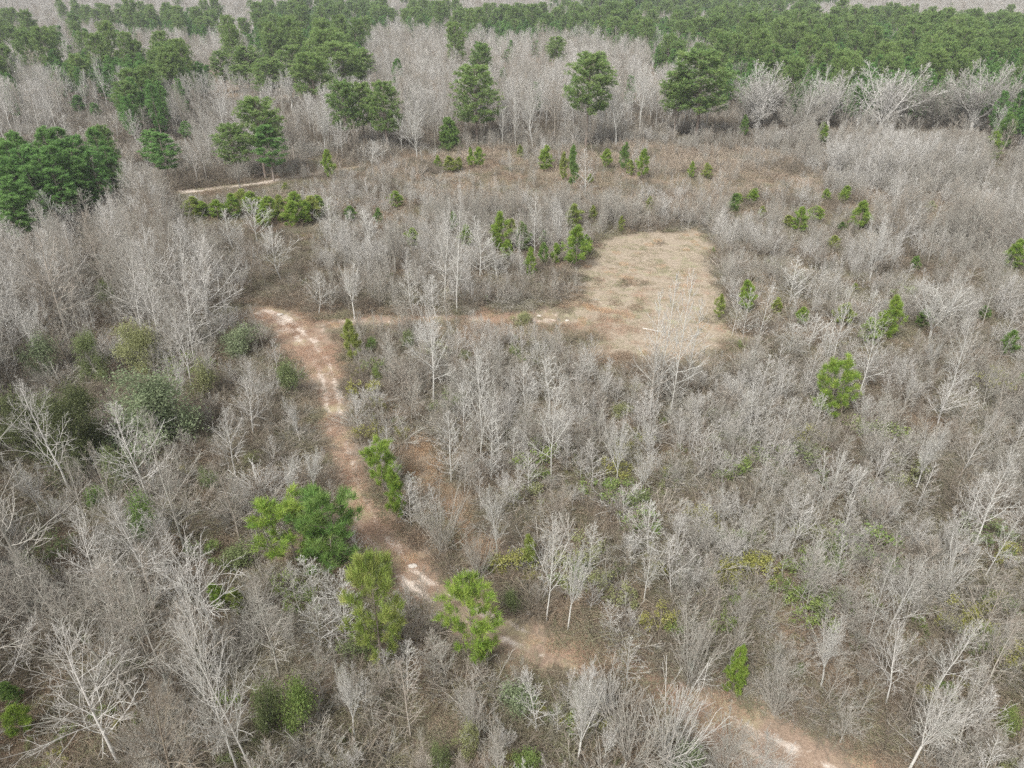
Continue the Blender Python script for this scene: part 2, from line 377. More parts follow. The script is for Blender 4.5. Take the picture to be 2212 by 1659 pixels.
P['open'] = [Proto("open_pine", 6, *(lambda q: (q[0], q[1], q[2:]))(pine(190 + i, 5.8, .08, (.16, .1)[i], 1.9, 46, 8, .44, .017, 28, lambda u: math.sqrt(max(0, 1 - (2 * u - .95) ** 2 / 1.25)) + .1, .16))) for i in range(2)]
P['old'] = [Proto("tall_pine", 24, *(lambda q: (q[0], q[1], q[2:]))(pine(140 + i, 23.4, .28, (.28, .40, .34, .44)[i], 4.8, 150, 13, .62, .05, 13, old_shape, .13, 10))) for i in range(4)]
P['plant'] = [Proto("plantation_pine", 16, *(lambda q: (q[0], q[1], q[2:]))(pine(160 + i, 15.5, .17, .30, 2.9, 85, 11, .5, .04, 13, plant_shape, .14, 5))) for i in range(4)]
P['cedar'] = [Proto("cedar", 3, *(lambda q: (q[0], q[1], q[2:]))(pine(180 + i, 2.9, .05, .03, 1.0, 110, 14, .2, .016, 10, lambda u: (1 - u) ** .6 * .95 + .1, .05))) for i in range(2)]
def blobs(seed, H, W, n):
    rr = random.Random(seed); o = []
    for k in range(n):
        u = rr.random(); a = rr.uniform(0, 6.28); rad = W * .5 * math.sqrt(rr.random()) * (1 - .6 * u)
        o.append((rad * math.cos(a), rad * math.sin(a), H * (.16 + .72 * u), W * rr.uniform(.12, .24)))
    return o
P['broad'] = [Proto("evergreen_tree", 8, *(lambda q: (q[0], q[1], q[2:]))(leafy_crown(200 + i, blobs(200 + i, 8, 5.5, 26), 620, .10, .07, 8))) for i in range(3)]
P['evergreen'] = [Proto("evergreen_shrub", 3, *(lambda q: (q[0], q[1], q[2:]))(leafy_crown(210 + i, blobs(210 + i, 2.7, 3.2, 14), 900, .075, .03, 3))) for i in range(3)]
def vine_blobs(seed):
    rr = random.Random(seed); o = []; x = -1.2
    while x < 1.2:
        o.append((x, rr.gauss(0, .45), 1.4 + rr.gauss(0, .35) - .3 * abs(x), rr.uniform(.2, .42))); x += rr.uniform(.12, .26)
    return o
P['vine'] = [Proto("vine_tangle", 2, *(lambda q: (q[0], q[1], q[2:]))(leafy_crown(220 + i, vine_blobs(220 + i), 900, .075, .015, 2))) for i in range(4)]

# low cover clumps (only ever used inside the stuff objects)
def bramble_clump(seed, n=62, R0=1.5, H=1.3):
    rr = random.Random(seed); s = []
    for k in range(n):
        a = rr.uniform(0, 6.28); q = R0 * math.sqrt(rr.random()); p = (q * math.cos(a), q * math.sin(a), 0)
        az = rr.uniform(0, 6.28); h = rr.uniform(.5, 1.25) * H; L = h * rr.uniform(1.0, 1.9); d = norm((math.cos(az) * .45, math.sin(az) * .45, 1)); m = 6
        for i in range(m):
            d = norm((d[0] + math.cos(az) * .16 + rr.gauss(0, .09), d[1] + math.sin(az) * .16 + rr.gauss(0, .09), d[2] - .2))
            z = tuple(p[j] + d[j] * L / m for j in range(3)); z = (z[0], z[1], max(z[2], .02)); s.append((*p, *z, .012, .010))
            if i > 1:
                for _ in range(2):
                    c = vrot(d, rr.uniform(.6, 1.1), rr.uniform(0, 6.28)); l = rr.uniform(.12, .4); s.append((*z, z[0] + c[0] * l, z[1] + c[1] * l, max(z[2] + c[2] * l, .02), .0085, .006))
            p = z
    return s
def blade_clump(seed, n, R0, h0, h1, lean, w):
    nr = np.random.default_rng(seed); a = nr.uniform(0, 6.28, n); q = R0 * np.sqrt(nr.random(n)); p = np.stack([q * np.cos(a), q * np.sin(a), np.zeros(n)], 1)
    d = np.stack([nr.normal(0, lean, n), nr.normal(0, lean, n), np.ones(n)], 1) * nr.uniform(h0, h1, (n, 1)); s = np.stack([nr.normal(size=n), nr.normal(size=n), np.zeros(n)], 1); s *= w / np.linalg.norm(s, axis=1, keepdims=True)
    V = np.stack([p - s, p + s, p + d], 1).reshape(-1, 3); return V, np.arange(len(V)).reshape(-1, 3)
def leaf_patch(seed, n=420, R0=1.3, s0=.045):
    nr = np.random.default_rng(seed); c = np.stack([nr.normal(0, R0 * .6, n), nr.normal(0, R0 * .6, n), nr.uniform(.012, .06, n)], 1)
    a = nr.normal(size=(n, 3)) * [1, 1, .35]; a /= np.linalg.norm(a, axis=1, keepdims=True); b = np.cross(a, nr.normal(size=(n, 3)) * [.3, .3, 1]); b /= np.linalg.norm(b, axis=1, keepdims=True)
    s = s0 * nr.uniform(.6, 1.3, (n, 1)); V = np.stack([c - a * s, c + b * s * .7, c + a * s, c - b * s * .7], 1).reshape(-1, 3); V[:, 2] = np.maximum(V[:, 2], .008)
    return V, np.arange(len(V)).reshape(-1, 4)
def proto_obj(me):
    return bpy.data.objects.new(me.name, me)
CL = {
    'bramble': [proto_obj(seg_mesh("bramble", bramble_clump(300 + i), M['bramble'])) for i in range(5)],
    'low': [proto_obj(seg_mesh("low_bramble", bramble_clump(310 + i, 70, 1.4, .55), M['bramble'])) for i in range(3)],
}
def _bl(name, m, *a):
    V, F = blade_clump(*a); return proto_obj(new_mesh(name, V, [F], [M[m]]))
CL['sedge'] = [_bl("dry_grass", 'sedge', 330 + i, 240, 1.1, .5, 1.15, .28, .011) for i in range(3)]
CL['turf'] = [_bl("turf", 'turf', 340 + i, 260, .9, .08, .28, .7, .012) for i in range(3)]
M['rust'] = stems("rusty_grass_blades", [(.46, .29, .175), (.50, .35, .22), (.40, .27, .18)])
CL['rust'] = [_bl("rusty_grass", 'rust', 370 + i, 260, 1.1, .3, .8, .35, .013) for i in range(2)]
CL['litter'] = []
for i in range(3):
    V, F = leaf_patch(350 + i); CL['litter'].append(proto_obj(new_mesh("leaf_litter", V, [F], [M['litter']])))

# ------------------------------------------------------------------ scene bookkeeping
COL = scene.collection
def setp(o, label=None, cat=None, group=None, kind=None):
    for k, v in (('label', label), ('category', cat), ('group', group), ('kind', kind)):
        if v: o[k] = v
    return o
def add_mesh(name, me, parent=None, loc=(0, 0, 0)):
    o = bpy.data.objects.new(name, me); COL.objects.link(o); o.parent = parent; o.location = loc; return o
TEMPLATE = {}
def thing(kind, i, bark_, leaf_, name, cat, X, Y, H, wscale=1.0, rot=None, label=None, group=None, lean=(0, 0)):
    """first use builds Empty > trunk, crown; later uses copy the Empty and both parts with obj.copy()"""
    pr = P[kind][i % len(P[kind])]; key = (kind, i % len(P[kind]), bark_, leaf_, name)
    if key not in TEMPLATE:
        e = bpy.data.objects.new(name, None); e.empty_display_size = .3; COL.objects.link(e); t, c = pr.parts(bark_, leaf_)
        TEMPLATE[key] = (e, add_mesh("trunk", t, e), add_mesh("crown", c, e)); root = e
    else:
        src = TEMPLATE[key]; root = src[0].copy(); COL.objects.link(root)
        for ch in src[1:]:
            k = ch.copy(); COL.objects.link(k); k.parent = root
    s = H / pr.H; root.location = (X, Y, -.02); root.scale = (s * wscale, s * wscale, s)
    root.rotation_euler = (lean[0], lean[1], random.uniform(0, 6.283) if rot is None else rot)
    for k in ('label', 'category', 'group'):
        if k in root: del root[k]
    return setp(root, label, cat, group)
def stuff(name, label, protos, pts):
    """ONE uncountable mass: pts rows are x, y, z, variant, rotation, width, height scale"""
    pts = np.asarray(pts, float)
    if len(pts) == 0: return
    me = bpy.data.meshes.new(name); me.vertices.add(len(pts)); me.vertices.foreach_set("co", pts[:, :3].astype(np.float32).ravel())
    a = me.attributes.new("variant", 'INT', 'POINT'); a.data.foreach_set("value", pts[:, 3].astype(np.int32))
    a = me.attributes.new("turn", 'FLOAT_VECTOR', 'POINT'); tv = np.zeros((len(pts), 3), np.float32); tv[:, 2] = pts[:, 4]; tv[:, :2] = rng.normal(0, .05, (len(pts), 2)); a.data.foreach_set("vector", tv.ravel())
    a = me.attributes.new("size", 'FLOAT_VECTOR', 'POINT'); a.data.foreach_set("vector", pts[:, [5, 5, 6]].astype(np.float32).ravel())
    col = bpy.data.collections.new(name + "_kinds")
    for k, o in enumerate(protos):
        o.name = "%02d_%s" % (k, o.name); col.objects.link(o)
    g = bpy.data.node_groups.new(name + "_scatter", 'GeometryNodeTree')
    g.interface.new_socket("Geometry", in_out='INPUT', socket_type='NodeSocketGeometry'); g.interface.new_socket("Geometry", in_out='OUTPUT', socket_type='NodeSocketGeometry')
    n = g.nodes; gi, go = n.new("NodeGroupInput"), n.new("NodeGroupOutput"); ip = n.new("GeometryNodeInstanceOnPoints"); ci = n.new("GeometryNodeCollectionInfo")
    ci.inputs[0].default_value = col; ci.inputs["Separate Children"].default_value = True; ci.inputs["Reset Children"].default_value = True
    ip.inputs["Pick Instance"].default_value = True
    def na(nm, t):
        q = n.new("GeometryNodeInputNamedAttribute"); q.data_type = t; q.inputs[0].default_value = nm
        return next(s for s in q.outputs if s.enabled and s.name == "Attribute")
    L = g.links.new; L(gi.outputs[0], ip.inputs["Points"]); L(ci.outputs[0], ip.inputs["Instance"]); L(na("variant", 'INT'), ip.inputs["Instance Index"])
    L(na("turn", 'FLOAT_VECTOR'), ip.inputs["Rotation"]); L(na("size", 'FLOAT_VECTOR'), ip.inputs["Scale"]); L(ip.outputs[0], go.inputs[0])
    o = bpy.data.objects.new(name, me); COL.objects.link(o); md = o.modifiers.new("scatter", 'NODES'); md.node_group = g
    return setp(o, label, None, None, "stuff")

# ------------------------------------------------------------------ the setting: ground, track, clearing, far road
def grid_mesh(name, xs, ys, m):
    X, Y = np.meshgrid(xs, ys); V = np.stack([X.ravel(), Y.ravel(), np.zeros(X.size)], 1); nx = len(xs)
    i = (np.arange(len(ys) - 1)[:, None] * nx + np.arange(nx - 1)[None, :]).ravel(); return new_mesh(name, V, [np.stack([i, i + 1, i + nx + 1, i + nx], 1)], [m])
g = add_mesh("ground", grid_mesh("ground", np.linspace(-4000, 4000, 41), np.linspace(-600, 7400, 41), M['ground']))
setp(g, "brown leaf strewn forest floor under the trees", None, None, "structure")
def attr_on(me, name, vals):
    a = me.attributes.new(name, 'FLOAT', 'POINT'); a.data.foreach_set("value", np.asarray(vals, np.float32))
def catmull(pts, n=12):
    P_ = np.array([pts[0]] + list(pts) + [pts[-1]], float); out = []
    for i in range(1, len(P_) - 2):
        for t in np.linspace(0, 1, n, endpoint=False):
            a, b, c, d = P_[i - 1:i + 3]; out.append(.5 * (2 * b + (c - a) * t + (2 * a - 5 * b + 4 * c - d) * t ** 2 + (3 * b - a - 3 * c + d) * t ** 3))
    out.append(P_[-2]); return np.array(out)
def ribbon(name, rows, z, rut, sandy, label):
    """rows: centre pixel and half width in metres"""
    pts = catmull([(*gp(x, y), w, s) for (x, y, w, s) in rows]); c = pts[:, :2]; t = np.gradient(c, axis=0); t /= np.linalg.norm(t, axis=1, keepdims=True)
    nrm = np.stack([-t[:, 1], t[:, 0]], 1); K = 17; us = np.linspace(-1, 1, K); V = []; E = []; Sd = []
    for i, (cc, nn) in enumerate(zip(c, nrm)):
        w = pts[i, 2]; wl = w * (1 + .25 * (noise2(i, 0, 6, 1) - .5)); wr = w * (1 + .25 * (noise2(i, 9, 6, 2) - .5))
        for u in us:
            off = u * (wl if u < 0 else wr); q = cc + nn * off; V.append((q[0], q[1], z)); E.append(abs(u)); r_ = min(abs(abs(off) - .85) / .45, 1.5)
            Sd.append(pts[i, 3] + rut * (1 - r_))
    V = np.array(V); n = len(c); i = (np.arange(n - 1)[:, None] * K + np.arange(K - 1)[None, :]).ravel()
    me = new_mesh(name, V, [np.stack([i, i + 1, i + K + 1, i + K], 1)], [M['track']]); attr_on(me, "edge", E); attr_on(me, "sand", Sd)
    setp(add_mesh(name, me), label, None, None, "structure"); return c, pts[:, 2]
TRACK = ribbon("dirt_track", [(560, 672, 3.4, .5), (612, 692, 4.6, .75), (662, 738, 5.2, .4), (698, 790, 3.8, .4), (716, 850, 2.9, .45), (726, 920, 2.7, .15), (742, 990, 2.6, .1), (764, 1060, 2.5, .1), (795, 1130, 2.8, .1),
    (838, 1192, 3.1, .3), (895, 1250, 3.2, .35), (965, 1300, 3.2, .1), (1060, 1348, 3.2, .25), (1160, 1392, 3.0, .1), (1280, 1432, 3.0, -.3), (1400, 1482, 3.0, -.3), (1530, 1545, 3.6, .1), (1650, 1612, 4.0, .35), (1760, 1668, 4.2, .15), (1900, 1740, 4.2, 0)],
    .008, .5, 0, "sandy dirt track with two ruts curving down through the brush")
BRANCH = ribbon("side_track", [(640, 705, 3.2, .3), (720, 703, 3.4, .5), (800, 693, 3.2, .4), (900, 690, 3.0, .3), (1000, 686, 3.0, .3), (1120, 686, 3.4, .4), (1240, 692, 4.2, .5), (1300, 697, 3.6, .2)], .004, .1, 0,
    "faint grassy side track running from the sandy bend to the clearing")
ROAD = ribbon("far_dirt_road", [(330, 421, 2.6, .8), (390, 415, 2.6, 1.2), (470, 407, 2.6, 1.2), (560, 397, 2.6, 1.2), (640, 383, 2.6, 1.), (700, 373, 2.6, .8), (770, 362, 2.2, .3), (830, 354, 1.6, .0)], .004, .0, 0,
    "pale sandy road along the front of the far woods")
CLEAR = [(1222, 690), (1245, 650), (1262, 612), (1240, 598), (1262, 560), (1282, 525), (1330, 507), (1440, 497), (1520, 499), (1548, 545), (1556, 600), (1585, 690), (1628, 742), (1590, 790), (1480, 800), (1380, 788), (1300, 760), (1240, 716)]
cw = catmull([gp(x, y) for x, y in CLEAR] + [gp(*CLEAR[0])], 8)[:-1]; ctr = cw.mean(0); V = [(ctr[0], ctr[1], .012)]; E = [0.]; K = 14; n = len(cw)
for k in range(1, K + 1):
    for i in range(n):
        q = ctr + (cw[i] - ctr) * k / K * (1.10 + .10 * float(noise2(i * 1.7, 0, 2.2, 3)) * (k / K) ** 3); V.append((q[0], q[1], .012)); E.append(max(0, (k / K - .62) * 2.7))
F = []; T3 = []
for i in range(n): T3.append((0, 1 + i, 1 + (i + 1) % n))
for k in range(K - 1):
    for i in range(n): a = 1 + k * n + i; b = 1 + k * n + (i + 1) % n; F.append((a, a + n, b + n, b))
me = new_mesh("clearing", np.array(V), [np.array(T3), np.array(F)], [M['clearing']]); attr_on(me, "edge", E)
setp(add_mesh("clearing", me), "cleared field of dry tan grass and bare soil", None, None, "structure")

def near_path(X, Y, path, extra=0.0):
    c, w = path; X, Y = np.asarray(X), np.asarray(Y); out = np.zeros(X.shape, bool)
    for i in range(0, len(c), 2): out |= (X - c[i, 0]) ** 2 + (Y - c[i, 1]) ** 2 < (w[i] + extra) ** 2
    return out
# ------------------------------------------------------------------ zones, as outlines of the ground in the picture
FAR_EDGE = [(-600, 520), (0, 500), (250, 478), (330, 440), (400, 412), (560, 390), (700, 352), (860, 338), (1000, 318), (1400, 305), (1700, 312), (1850, 335), (2000, 330), (2212, 350), (2900, 380)]
Z_FAR = FAR_EDGE + [(4000, -60), (-2000, -60)]
Z_LEFT = [(-400, 500), (250, 480), (420, 455), (500, 500), (560, 560), (580, 640), (560, 690), (640, 770), (680, 850), (690, 930), (706, 1010), (740, 1090), (720, 1110), (790, 1230), (880, 1310), (960, 1400), (1000, 1560), (980, 1900), (-400, 1900)]
Z_LEFT_SHORT = [(540, 640), (580, 660), (640, 770), (690, 930), (745, 1090), (790, 1230), (880, 1310), (960, 1380), (1010, 1560), (980, 1900), (640, 1900), (560, 1300), (470, 1050), (430, 820), (480, 700)]
Z_BARE_BL = [(-50, 1500), (120, 1450), (170, 1520), (190, 1600), (130, 1700), (-50, 1800)]
Z_SCRUB = [(400, 425), (700, 362), (1000, 330), (1400, 318), (1700, 340), (1800, 400), (1900, 420), (2212, 440), (2500, 470), (2500, 520), (1900, 500), (1560, 470), (1300, 470), (1000, 455), (700, 440), (560, 470), (430, 460)]
Z_MID = [(560, 470), (700, 440), (1000, 455), (1300, 470), (1540, 490), (1280, 520), (1230, 640), (1100, 665), (700, 680), (590, 650)]
Z_RDENSE = [(1700, 312), (1850, 335), (2212, 350), (2900, 380), (2900, 560), (2212, 560), (1900, 520), (1780, 420)]
Z_ISLAND = [(760, 705), (1200, 700), (1300, 770), (1250, 900), (1200, 1000), (900, 1000), (860, 930), (770, 840)]
RUST = [(865, 925), (930, 945), (960, 1010), (1000, 1080), (1050, 1150), (1085, 1205), (1030, 1215), (950, 1130), (890, 1060), (865, 1000)]
SEDGE = [((900, 975), 60, 45), ((985, 1085), 60, 30), ((1000, 350), 150, 25), ((1150, 400), 300, 30), ((1500, 400), 320, 25), ((1100, 720), 190, 24), ((1280, 780), 70, 40), ((1640, 620), 60, 50), ((1680, 665), 80, 16), ((1920, 470), 250, 25),
         ((1940, 920), 90, 22), ((1850, 1250), 70, 40), ((1330, 780), 60, 30), ((1660, 590), 90, 30), ((1590, 1490), 60, 40), ((1250, 1420), 140, 30), ((1200, 870), 60, 40), ((660, 830), 60, 60), ((2100, 420), 150, 30), ((760, 470), 200, 40)]
def in_blobs(px, py, bl):
    o = np.zeros(np.shape(px), bool)
    for (c, a, b) in bl: o |= ((px - c[0]) / a) ** 2 + ((py - c[1]) / b) ** 2 < 1
    return o
def scatter(density_per_m2, y0, y1, margin=1.12, seed=0):
    """uniform points over the visible wedge of ground, some way beyond the frame"""
    r = np.random.default_rng(seed); hw = lambda Y: (Y * C_ + CAM_H * S_) * CX / FPX * margin + 4
    A = (hw(y0) + hw(y1)) * (y1 - y0); n = int(A * density_per_m2)
    u = r.random(n * 2); Y = y0 + (y1 - y0) * u; keep = r.random(n * 2) < hw(Y) / hw(y1); Y = Y[keep]; X = r.uniform(-1, 1, len(Y)) * hw(Y)
    Y, X = Y[:n], X[:n]; px, py, d = proj(X, Y); return X, Y, px, py, d, r
def thin(X, Y, mind, r):
    """drop points closer than mind (a number or one per point) to one already kept"""
    keep = []; cell = {}; md = np.broadcast_to(mind, X.shape); g_ = float(md.max())
    for i in r.permutation(len(X)):
        c = (int(X[i] // g_), int(Y[i] // g_)); ok = True
        for a in (-1, 0, 1):
            for b in (-1, 0, 1):
                for j in cell.get((c[0] + a, c[1] + b), ()):
                    if (X[i] - X[j]) ** 2 + (Y[i] - Y[j]) ** 2 < md[i] ** 2: ok = False; break
                if not ok: break
            if not ok: break
        if ok: keep.append(i); cell.setdefault(c, []).append(i)
    return np.array(keep)

exec_heroes = True
# ------------------------------------------------------------------ HEROES
LAND = []      # (x, y, phrase) landmarks that later labels refer to
BOX = []       # screen boxes of the landmark plants: nothing tall is scattered in front of them
TAKEN = []     # (x, y, radius) ground already used
def hero(kind, i, bark_, leaf_, name, cat, view, xt, yt, yb, wpx, label, phrase=None, lean=(0, 0), group=None):
    x, y0 = vc(view, xt, yt); _, y1 = vc(view, xt, yb); X, Y, H, ppm = stand(x, y0, y1)
    W = wpx / 2.572 / 1.15732 / ppm if wpx else None
    natural = {'young': .52, 'open': .62, 'old': .34, 'plant': .24, 'cedar': .66, 'broad': .62, 'evergreen': 1.1, 'vine': 1.4, 'sapling': .30, 'tree': .52, 'farbare': .5, 'spread': .9, 'oak': .62, 'fan': 1.35, 'bush': 1.5}[kind]
    ws = min(max(W / (H * natural), .45), 2.2) if W else 1.0
    TAKEN.append((X, Y, max(.8, (W or 2) * .28)))
    hw_ = (wpx or 60) / 2.572 / 1.15732 * .5; BOX.append((x - hw_ * .8, x + hw_ * .8, y0, y0 + (y1 - y0) * ((.5 if kind in ('old', 'plant') else .8) if leaf_ else .85), proj(X, Y)[2], .95 if leaf_ else .4))
    if phrase: LAND.append((X, Y, phrase))
    return thing(kind, i, bark_, leaf_, name, cat, X, Y, H, ws, None, label, group, lean)
YP = [  # young pines: view, crown x, top y, base y, width, needles, label, landmark phrase
 ('F',840,150,600,360,'bright','large open crowned bright green pine beside the dirt track at the bend','the large bright trackside pine'),
 ('F',175,-20,640,350,'yellow','large yellow green pine left of the bright trackside pine','the large yellow green pine'),
 ('E',250,395,700,230,'bright','taller bright green pine of the pair along the right rut of the track','the taller pine of the trackside pair'),
 ('E',330,550,900,140,'bright','shorter narrow green pine in front of the taller trackside pine','the narrow trackside pine'),
 ('D',1830,775,1180,420,'bright','wide low bright green pine left of the track bend','the wide low pine'),
 ('D',2060,735,1250,420,'deep','wide bluish green pine closest to the left edge of the track','the wide bluish pine'),
 ('B',55,825,1110,120,'yellow','small yellow green pine alone at the track fork','the small pine at the track fork'),
 ('H',1045,-130,235,250,'bright','rounded bright green pine alone in the tan grass on the right slope','the lone rounded pine'),
 ('E',1215,975,1200,110,'yellow','small pale pine with narrow top behind the bare trackside trees','the small pale narrow pine'),
 ('L',1380,100,280,120,'bright','bright green pine top poking out of the bare trees at lower left','the bright pine top among bare trees'),
 ('L',1490,140,300,110,'yellow','yellowish pine beside the bright pine top among the bare trees','the yellowish pine among bare trees'),
 ('L',20,740,900,140,'deep','dark green small tree at the edge of the leaf strewn bare patch','the dark tree by the leafy patch'),
 ('L',60,890,1080,190,'bright','bright green small pine on the left border of the leaf strewn bare patch','the bright tree by the leafy patch'),
 ('C',1400,675,960,150,'bright','tallest bright pine of the right hand clump behind the pale leaning sapling','the tallest pine of the right clump'),
 ('C',1250,825,990,150,'bright','short bushy pine at the foot of the right hand pine clump','the short pine of the right clump'),
 ('C',1590,760,880,110,'deep','small dark green pine between the right clump and the sprawling pale tree','the dark pine by the sprawling tree'),
 ('C',1975,735,830,90,'deep','small dark pine under the sprawling pale tree at its far side','the dark pine behind the sprawling tree'),
 ('C',2165,895,1080,110,'deep','dark green pine at the right border below the sprawling tree','the dark pine at the border'),
 ('C',2190,310,510,130,'bright','rounded green pine cut by the right border of the view','the rounded pine at the border'),
 ('C',460,570,790,120,'bright','bright feathery pine right of the clearing corner','the feathery pine by the clearing'),
 ('C',265,660,820,80,'yellow','thin yellowish pine at the right edge of the clearing','the thin pine on the clearing edge'),
 ('C',635,680,800,80,'yellow','small yellow green pine in the tan grass right of the clearing','the small pine in tan grass'),
 ('C',805,745,880,90,'bright','small bright pine in front of the orange grass patch','the bright pine by orange grass'),
 ('C',1080,715,870,130,'yellow','pale yellow thin pine behind a white bare sapling','the pale yellow pine'),
 ('C',1135,590,650,50,'yellow','tiny yellow pine in the brown brush right of the clearing','the tiny yellow pine'),
 ('C',790,100,270,110,'bright','bright green pine with twin top in the brush beyond the clearing','the twin topped bright pine'),
 ('C',700,150,240,90,'yellow','shorter yellow pine left of the twin topped pine','the shorter yellow pine beyond'),
 ('C',890,95,210,120,'bright','spreading green pine right of the twin topped pine','the spreading green pine beyond'),
 ('C',1190,60,260,130,'bright','dense rounded pine with pale tip in the upper right brush','the dense pale tipped pine'),
 ('C',1050,190,260,70,'deep','low dark pine left of the dense pale tipped pine','the low dark pine'),
 ('C',1000,280,390,90,'yellow','scraggly yellow green pine above the pale forked sapling','the scraggly pine'),
 ('C',360,10,150,100,'deep','soft grey green pine in the brush behind the clearing','the soft grey green pine'),
 ('C',470,-10,90,80,'bright','small bright pine beside the soft grey green pine','the pine beside the grey green one'),
 ('C',955,0,70,60,'bright','small upright pine in the upper right scrub','the small upright pine'),
 ('C',1065,-15,90,60,'bright','small upright pine with bright tip right of the other upright one','the bright tipped upright pine'),
 ('C',1625,60,140,70,'yellow','small yellow pine among grey saplings in the upper right','the yellow pine among grey saplings'),
 ('C',1530,415,520,80,'deep','small dark pine under the grey saplings at right','the dark pine under saplings'),
 ('C',530,90,180,50,'yellow','tiny pale pine in the brush behind the clearing corner','the tiny pale pine'),
 ('B',1530,220,500,170,'bright','tallest green pine at the left edge of the clearing','the tallest clearing edge pine'),
 ('B',1590,270,420,80,'bright','slender pine touching the clearing grass','the slender clearing edge pine'),
 ('B',1515,80,260,130,'yellow','yellow green pine behind the tallest clearing edge pine','the yellow clearing pine'),
 ('B',1390,330,480,80,'bright','short bright pine left of the tallest clearing edge pine','the short clearing edge pine'),
 ('B',1310,330,500,80,'deep','narrow dark pine in the middle of the clearing clump','the narrow dark clump pine'),
 ('B',1225,360,560,80,'bright','narrow bright pine in front of the clearing clump','the narrow bright clump pine'),
 ('B',1180,200,400,110,'deep','dark conical pine in the middle clump','the dark conical pine'),
 ('B',1035,130,400,150,'bright','tall bright pine at the left end of the clearing clump','the tall bright clump pine'),
 ('B',1100,175,330,80,'yellow','yellow green pine behind the tall bright clump pine','the yellow clump pine'),
 ('B',1075,320,460,90,'bright','low bright pine under the tall bright clump pine','the low clump pine'),
 ('B',805,215,370,100,'bright','bright pine between the two white dead looking trees','the pine between white trees'),
 ('B',735,130,280,70,'deep','thin dark pine beside the tallest white tree','the thin pine by the white tree'),
 ('B',455,235,370,110,'bright','ragged green pine in the brush left of the tallest white tree','the ragged pine'),
 ('B',355,-5,110,110,'bright','bright pine in the scrub between the far road and the white trees','the bright scrub pine'),
 ('B',55,90,200,90,'deep','dark green pine beside the right end of the pine row','the dark pine by the row'),
 ('B',240,105,210,60,'deep','thin dark pine in the grey brush','the thin dark brush pine'),
 ('B',1630,90,200,60,'yellow','small yellow green pine at the upper edge of the clearing','the small upper clearing pine'),
 ('B',1815,155,270,50,'yellow','tiny yellow pine on the upper clearing border','the tiny upper clearing pine'),
 ('B',2000,30,130,60,'yellow','small yellow pine behind the pale saplings above the clearing','the yellow pine above the clearing'),
 ('B',1310,250,360,60,'deep','thin dark pine in the pale saplings','the thin pine in pale saplings'),
 ('M',625,1000,1090,50,'bright','small bright pine leftmost in the far scrub line','the leftmost far scrub pine'),
 ('M',705,1000,1120,90,'yellow','yellow green bushy pine in the far scrub line','the bushy far scrub pine'),
 ('M',760,1010,1110,60,'yellow','thin yellow pine behind the bushy far scrub pine','the thin far scrub pine'),
 ('M',835,950,1090,50,'bright','narrow bright pine of the far scrub pair','the narrow far pair pine'),
 ('M',885,950,1100,90,'bright','broad bright pine of the far scrub pair','the broad far pair pine'),
 ('M',1325,940,1110,110,'bright','bright pine with bent top in the far scrub','the bent far scrub pine'),
 ('M',1160,930,1030,50,'yellow','pale small pine on the far scrub rise','the pale pine on the rise'),
 ('M',1445,980,1180,70,'yellow','tall thin yellow pine in the far scrub','the tall thin far pine'),
 ('M',1505,940,1240,80,'deep','tall dark pine beside the thin yellow far pine','the tall dark scrub pine'),
 ('M',1725,960,1100,80,'bright','small bright pine right of the tall dark scrub pine','the small far bright pine'),
 ('M',1840,920,1110,80,'deep','tall dark pine in the far scrub near the wood','the tall pine near the wood'),
 ('M',1955,955,1170,90,'bright','bright layered pine in the far scrub','the layered far pine'),
 ('M',1870,1030,1140,60,'yellow','low yellow pine under the layered far pine','the low yellow far pine'),
 ('M',1610,1120,1190,50,'yellow','tiny yellow pine in the tan far grass','the tiny pine in tan grass'),
 ('R',80,1040,1170,50,'bright','narrow bright pine before the far bare trees','the narrow pine by far trees'),
 ('R',180,1050,1160,80,'yellow','round yellow green pine in the far tan grass','the round far yellow pine'),
 ('R',470,1210,1300,80,'bright','bright leaning pine in the right far grass','the leaning far pine'),
 ('R',950,1215,1300,60,'bright','small pointed pine in the right far grass','the pointed far pine'),
 ('R',1075,1195,1310,80,'bright','bright slanting pine right of the pointed one','the slanting far pine'),
 ('R',380,1245,1330,70,'yellow','yellow small pine left of the leaning far pine','the yellow far grass pine'),
 ('R',930,790,940,90,'bright','green pine in front of the great bare oaks','the pine before the oaks'),
 ('R',430,740,900,60,'deep','dark thin pine between the big pine and bare oaks','the dark pine by the oaks'),
 ('R',2040,850,1050,120,'bright','green pine under the rightmost great bare tree','the pine under the great tree'),
 ('R',2130,730,990,150,'deep','dark green pine at the right border of the far wood','the dark border wood pine'),
 ('T',2105,965,1180,90,'bright','lone lollipop shaped young pine near the far road','the lollipop pine'),
 ('T',1830,1175,1240,50,'yellow','tiny yellow pine just below the far road','the tiny pine by the road'),
 ('A',500,895,1170,150,'leaf','','')]
ROWP = [(1225,35,150,110),(1290,60,150,80),(1380,50,165,90),(1478,15,150,90),(1530,-10,110,100),(1610,0,130,110),(1680,110,215,90),(1720,35,180,110),(1785,25,180,80),(1850,60,215,90),(1890,5,175,130),(1955,60,190,80),(1990,25,170,110),(2035,25,150,90)]
n_y = 0
for (v, x, yt, yb, w, nd, lab, ph) in YP:
    if not lab: continue
    hero('open' if n_y in (0, 1, 2, 4, 5, 7) else 'young', n_y, 'pine_bark', nd, "young_pine", "pine", v, x, yt, yb, w, lab, ph); n_y += 1
ordw = "first second third fourth fifth sixth seventh eighth ninth tenth eleventh twelfth thirteenth fourteenth fifteenth sixteenth seventeenth eighteenth nineteenth twentieth".split()
